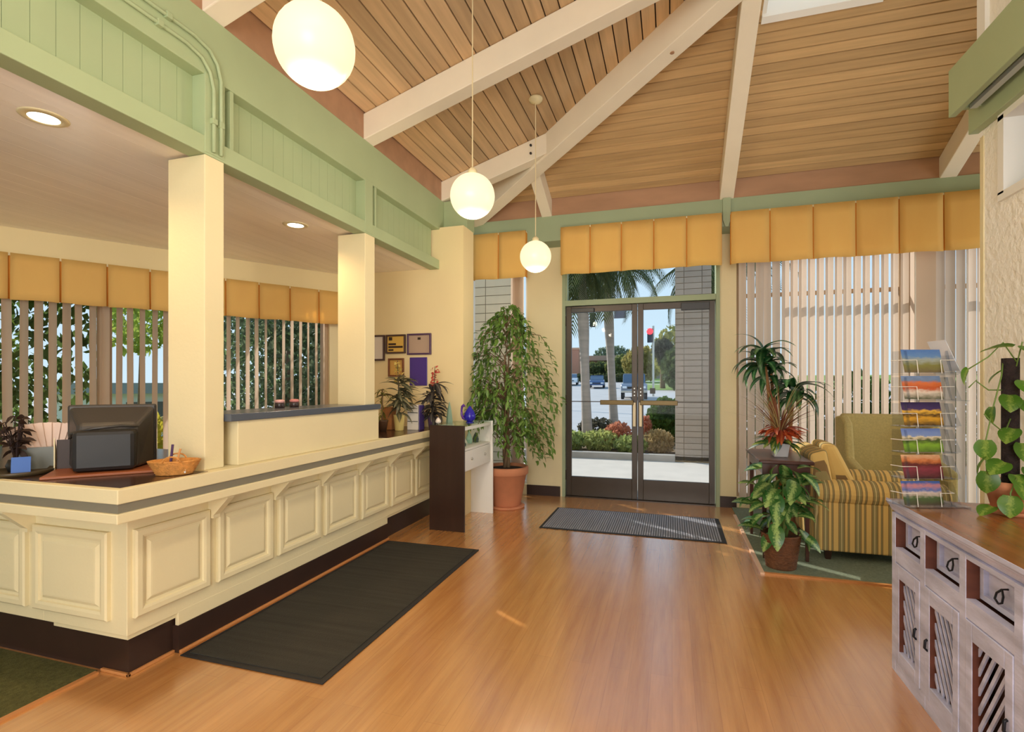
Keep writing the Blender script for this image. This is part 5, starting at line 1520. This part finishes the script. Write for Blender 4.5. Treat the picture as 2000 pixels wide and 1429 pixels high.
# palms
M_TRUNK = mat('palm_trunk', (186, 174, 164), 0.9, noise=0.15, nscale=(2, 2, 14), bump=0.3, bscale=20)
ML_FR = mat('palm_frond', (92, 104, 62), 0.55, noise=0.3, nscale=(3, 3, 3), trans=0.3)
def frond_mesh(L=2.0):
    mb = MB()
    n = 22
    for i in range(n + 1):
        t = i / n
        ang = 1.5 * t
        p = Vector((L * math.sin(ang) / 1.5, 0, -L * (1 - math.cos(ang)) / 1.5))
        d = Vector((math.cos(ang), 0, -math.sin(ang)))
        ll = 0.55 * math.sin(math.pi * (0.12 + 0.84 * t)) ** 0.6
        for s in (-1, 1):
            e = p + d * ll * 0.55 + Vector((0, s * ll * 0.55, -ll * 0.55))
            m_ = p.lerp(e, .5) + Vector((0, 0, 0.03))
            wv = d * 0.022
            mb.add([p - wv, p + wv, m_ + wv, e, m_ - wv], [(0, 1, 2, 3, 4)])
    mb.tube([(L * math.sin(1.5 * i / 8) / 1.5, 0, -L * (1 - math.cos(1.5 * i / 8)) / 1.5) for i in range(9)], [0.02 - 0.002 * i for i in range(9)], 5)
    return mb.mesh('frond', ML_FR)
FRM = frond_mesh()
def palm(label, x_, y_, h, lean, seed):
    random.seed(seed)
    t = thing('palm_tree', label, 'palm tree', (x_, y_, ZB_))
    n = 12
    pts = [(x_ + lean * (i / n), y_, ZB_ + h * i / n) for i in range(n + 1)]
    rs = [0.128, 0.112, 0.104, 0.098, 0.094, 0.094, 0.100, 0.116, 0.124, 0.114, 0.096, 0.09, 0.09]
    MB().tube(pts, rs, 14).build('trunk', M_TRUNK, t, smooth=True)
    for i in range(26):
        a = i * 2.4
        share('frond', FRM, t, (lean, 0, h + random.uniform(-.05, .2)), (random.uniform(-.2, .2), random.uniform(-0.75, 0.55), a), (random.uniform(.7, 1.05),) * 3)
    for i in range(10):
        share('dead_frond', FRM, t, (lean, 0, h - .05), (random.uniform(-.2, .2), random.uniform(0.6, 0.9), i * 2.4 + 1), (random.uniform(.5, .65),) * 3)
    return t
palm('palm tree with pale smooth trunk leaning away from the brick coloured building', -1.72, 11.0, 4.0, -0.14, 91)
palm('palm tree with pale smooth trunk seen through the left door beside the pickup truck', -1.36, 13.0, 4.4, -0.22, 92)
palm('slender palm tree whose fronds fill the transom beside the block pier', 0.95, 12.6, 4.1, 0.0, 93)

# traffic signals on a mast arm, street sign
sg = thing('traffic_signal', 'dark traffic signal hanging from a mast arm above the street', 'traffic light', (-8.2, 28.2, 0.0))
M_SIG = mat('signal_housing', (58, 62, 70), 0.5)
MB().tube([(-8.2, 28.2, 0), (-8.2, 28.2, 5.6)], 0.11, 10).build('pole', M_STEEL, sg)
MB().tube([(-8.2, 28.2, 5.05), (-1.9, 28.6, 5.55)], 0.06, 8).build('mast_arm', M_STEEL, sg)
box('signal_head', M_SIG, -4.25, -3.97, 27.9, 28.2, 4.45, 5.2, sg, 0.02)
for i in range(3):
    ln_o = MB().lathe([(0.0, 0.0), (0.09, 0.0), (0.09, 0.05)], 12).build('lens', mat('dark_lens', (40, 46, 52), 0.3), sg, world=False)
    ln_o.location = (-4.11 + 8.2, 27.88 - 28.2, 4.62 + 0.22 * i); ln_o.rotation_euler = (math.radians(90), 0, 0)
box('street_sign', mat('brown_sign', (112, 106, 112), 0.5), -3.0, -2.36, 28.35, 28.38, 4.9, 5.4, sg, 0.01)
rs_ = thing('traffic_signal', 'distant traffic signal showing red above the right hand street', 'traffic light', (-1.55, 46.4, road_z(46.4)))
MB().tube([(-1.55, 46.4, road_z(46.4)), (-1.55, 46.4, 6.4)], 0.09, 8).build('pole', M_STEEL, rs_)
box('signal_head', M_SIG, -2.05, -1.62, 46.1, 46.4, 4.95, 6.15, rs_, 0.02)
rl_o = MB().lathe([(0.0, 0.06), (0.25, 0.05), (0.28, 0.0)], 14).build('red_lens', mat('red_light', (220, 40, 44), 0.4, emit=(0.9, 0.06, 0.08), estr=1.6), rs_, world=False)
rl_o.location = (-1.83 + 1.55, -0.31, 5.9 - road_z(46.4)); rl_o.rotation_euler = (math.radians(90), 0, 0)

# cars
def car(name, label, x_, y_, rz, paint, kind='sedan'):
    t = thing(name, label, 'truck' if kind == 'pickup' else 'car', (x_, y_, road_z(y_)), rz)
    P_ = mat('paint_' + label.split()[0], paint, 0.25, 0.6, coat=0.5)
    w_, L_ = (0.98, 2.7) if kind == 'pickup' else (0.9, 2.25)
    if kind == 'pickup':
        prof = [(-L_, .55), (-L_, 1.05), (-L_ + .25, 1.2), (-1.15, 1.28), (L_, 1.22), (L_, .5)]
        cab = [(-1.15, 1.28), (-.55, 1.95), (.75, 1.97), (.95, 1.25)]
    else:
        prof = [(-L_, .35), (-L_, .68), (-L_ + .2, .82), (-1.0, .95), (1.6, 1.0), (L_, .9), (L_, .38)]
        cab = [(-1.05, .95), (-.35, 1.42), (.85, 1.45), (1.6, 1.0)]
    def ex(poly, hw, inset=0.0):
        return MB().prism(poly, -hw, hw, 0)
    ex(prof, w_).build('body', P_, t, world=False, bevel=0.08, seg=3)
    ex(cab, w_ - .12).build('cabin', mat('car_glass', (88, 104, 124), 0.1, 0.7), t, world=False, bevel=0.05)
    rz_ = max(p[1] for p in cab)
    MB().box(-w_ + .16, w_ - .16, cab[1][0] + .05, cab[2][0] - .05, rz_ - .03, rz_ + .05).build('roof', P_, t, world=False, bevel=0.03)
    wr_ = .40 if kind == 'pickup' else .32
    for sx_ in (-1, 1):
        for yy in (-L_ * .64, L_ * .62):
            MB().tube([(sx_ * (w_ - .22), yy, wr_), (sx_ * (w_ + .01), yy, wr_)], wr_, 18).build('wheel', M_BLACK, t, world=False)
        MB().box(sx_ * w_ * .72 - .16, sx_ * w_ * .72 + .16, -L_ - .03, -L_ + .05, prof[1][1] - .2, prof[1][1] - .03).build('headlight', mat('headlight', (232, 236, 240), 0.15, 0.7), t, world=False, bevel=0.02)
    MB().box(-w_ * .5, w_ * .5, -L_ - .02, -L_ + .05, prof[1][1] - .24, prof[1][1] - .08).build('grille', M_BLACK, t, world=False)
    MB().box(-w_, w_, -L_ - .08, -L_ + .12, prof[0][1] - .03, prof[0][1] + .15).build('bumper', M_STEEL if kind == 'pickup' else P_, t, world=False, bevel=0.03)
    return t
car('sedan_car', 'blue sedan driving toward the building between the palm trunks', -8.55, 62.0, math.radians(6), (60, 84, 128))
car('sedan_car', 'white sedan behind the left palm trunk', -12.9, 68.5, math.radians(8), (222, 226, 230))
car('pickup_truck', 'silver grey pickup truck on the street behind the door stiles', -2.95, 43.0, math.radians(4), (128, 134, 146), 'pickup')

# far building, brick coloured wall, trees
fb = thing('long_building', 'long low building with flat brown roof across the street', 'building', (-14, 98, road_z(98)))
z_ = road_z(98)
box('wall', mat('far_greige_wall', (176, 158, 146), 0.9), -30, -1, 97, 104, z_, z_ + 3.4, fb)
box('roof', mat('far_roof', (190, 160, 138), 0.9), -31, 0, 96, 105, z_ + 3.4, z_ + 4.3, fb)
for i in range(7):
    box('window', mat('far_window', (112, 110, 112), 0.3), -28 + 4 * i, -25.8 + 4 * i, 96.95, 97.05, z_ + 1.0, z_ + 2.6, fb)
bw = thing('brick_building', 'salmon pink building across the street behind the left palm', 'building', (-17.6, 84, road_z(84)))
z_ = road_z(84)
box('wall', mat('salmon_wall', (206, 142, 118), 0.9, noise=0.05), -22, -14.6, 84, 92, z_, z_ + 5.2, bw)
box('parapet', mat('salmon_cap', (224, 170, 140), 0.9), -22.1, -14.5, 83.9, 92.1, z_ + 5.2, z_ + 5.5, bw)
for i in range(2):
    box('window', mat('far_window', (112, 110, 112), 0.3), -20.8 + 3 * i, -19.2 + 3 * i, 83.95, 84.05, z_ + 1.4, z_ + 3.2, bw)
FT = [('round olive tree standing above the far lawn beside the pier', (1.6, 64, 0.9), [(0, 0, 4.2, 4.0, 3.2, 3.6)], fol_mat('far_olive', (150, 150, 86), .35, 1)),
      ('dark green tree in front of the olive tree beside the pier', (1.2, 56, 0.6), [(0, 0, 2.4, 2.3, 2, 2.4)], fol_mat('far_dark', (92, 106, 66), .4, 1.2)),
      ('yellowish tree left of the pier beyond the street', (-4.2, 78, 1.7), [(0, 0, 2.6, 3.0, 2.4, 2.6)], fol_mat('far_yellow', (168, 156, 92), .35, 1)),
      ('green tree in front of the long building right of the palms', (-8.0, 92, 2.1), [(0, 0, 2.2, 3.4, 2, 2.2)], fol_mat('far_mid', (126, 134, 76), .35, 1)),
      ('bushy green tree in front of the long building between the palms', (-12.7, 94, 2.1), [(0, 0, 1.6, 3.1, 1.7, 1.7)], fol_mat('far_green', (104, 116, 68), .35, 1)),
      ('distant tree rising over the flat brown roof', (-12.0, 112, 2.6), [(0, 0, 4.4, 4.5, 3, 2.6)], fol_mat('far_haze', (112, 128, 104), .3, .8))]
for i, (lab, b_, bl_, m_) in enumerate(FT):
    tree('street_tree', lab, b_, bl_[0][2], .18, bl_, 1600, 0.42, m_, 120 + i)
hd_ = thing('street_hedge', 'low dark hedge along the far kerb behind the cars', 'hedge', (-10, 80, road_z(80)))
leaf_cloud(1800, [(-16 + 3 * i, 79.5, road_z(80) + .55, 1.9, .7, .75) for i in range(4)], 0.3, 140).build('foliage', fol_mat('hedge_far', (96, 104, 66), .35, 1), hd_)['kind'] = 'stuff'
random.seed(3)
ft_ = thing('fan_palm', 'distant dark fan palm below the red traffic signal', 'palm tree', (-1.0, 60, .82))
MB().tube([(-1.0, 60, .82), (-1.0, 60, 5.2)], [.3, .2], 8).build('trunk', M_BARK, ft_)
leaf_cloud(700, [(-1.0, 60, 5.2, 1.1, 1.0, 1.1), (-1.0, 60, 4.2, .6, .6, .8)], 0.34, 150, 2.6).build('foliage', fol_mat('fan_palm_green', (84, 88, 72), .3, 2), ft_)['kind'] = 'stuff'

# garden beyond the reception windows and the alcove windows
def wpt(s, o): return (WP[0] + WD[0] * s - 0.851 * o, WP[1] + WD[1] * s + 0.525 * o)
LT = [('dense leafy tree outside the reception window beside the monitor', wpt(4.3, 2.6), 2.2, 4600, 0.075, fol_mat('near_leaf', (140, 164, 70), .6, 5)),
      ('broad dark shrub tree outside the reception window behind the brochures', wpt(3.3, 2.5), 1.9, 4600, 0.075, fol_mat('near_leaf_dark', (96, 118, 62), .5, 5)),
      ('grey green tree outside the window above the raised shelf', wpt(-0.35, 3.0), 2.1, 5600, 0.07, fol_mat('near_leaf_grey', (112, 126, 98), .5, 5)),
      ('tall leafy tree further out beyond the reception windows', wpt(-1.6, 6.2), 2.8, 3200, 0.12, fol_mat('near_leaf_blue', (112, 134, 90), .5, 4)),
      ('dark leafy tree outside the reception windows past the far column', wpt(-1.8, 3.6), 2.2, 4200, 0.085, fol_mat('near_leaf_deep', (104, 118, 82), .5, 5))]
for i, (lab, (x_, y_), r_, n_, sz, m_) in enumerate(LT):
    tree('garden_tree', lab, (x_, y_, -0.02), 1.9, .1, [(0, 0, 1.9, r_ * .8, r_ * .7, 1.7), (r_ * .3, -.2, .9, r_ * .5, r_ * .4, .9), (-r_ * .3, .2, 3.0, r_ * .6, r_ * .5, 1.0)], n_, sz, m_, 160 + i)
hs_ = thing('white_house', 'white house wall glimpsed between the trees outside reception', 'house', (*wpt(0.9, 9.5), -0.02), WROT)
box('wall', mat('white_siding', (232, 236, 238), 0.8), -1.6, 1.6, -0.3, 0.0, 0, 1.15, hs_, world=False)
box('roof', mat('grey_roof', (150, 160, 168), 0.8), -1.7, 1.7, -0.4, 0.15, 1.15, 1.4, hs_, world=False)
box('window', mat('far_window', (112, 110, 112), 0.3), -0.5, 0.3, 0.0, 0.02, 0.5, 0.95, hs_, world=False)
shrub('garden_shrub', 'yellow flowering shrub outside reception in front of the white house', (*wpt(1.35, 5.2), -0.02), [(0, 0, .45, .8, .6, .45)], 900, 0.09, fol_mat('yellow_shrub', (206, 190, 70), .35, 6), 175)
tree('garden_tree', 'young light green tree outside reception beside the white house', (*wpt(1.25, 6.4), -0.02), 1.9, .06, [(0, 0, 2.7, .8, .6, .8)], 900, 0.1, fol_mat('young_leaf', (168, 184, 90), .4, 5), 176)
for i, (x_, y_, lab) in enumerate(((1.6, 9.6, 'round shrub added outside the blinds to vary the light behind the end table'), (2.9, 9.9, 'round shrub added outside the blinds to vary the light behind the wingback chair'), (4.4, 9.7, 'round shrub added outside the blinds to vary the light at the alcove end'))):  # bushes added to vary the light behind the blinds
    shrub('light_shaping_shrub', lab, (x_, y_, ZB_), [(0, 0, .7, .8, .5, .8)], 1400, 0.08, G2, 180 + i)
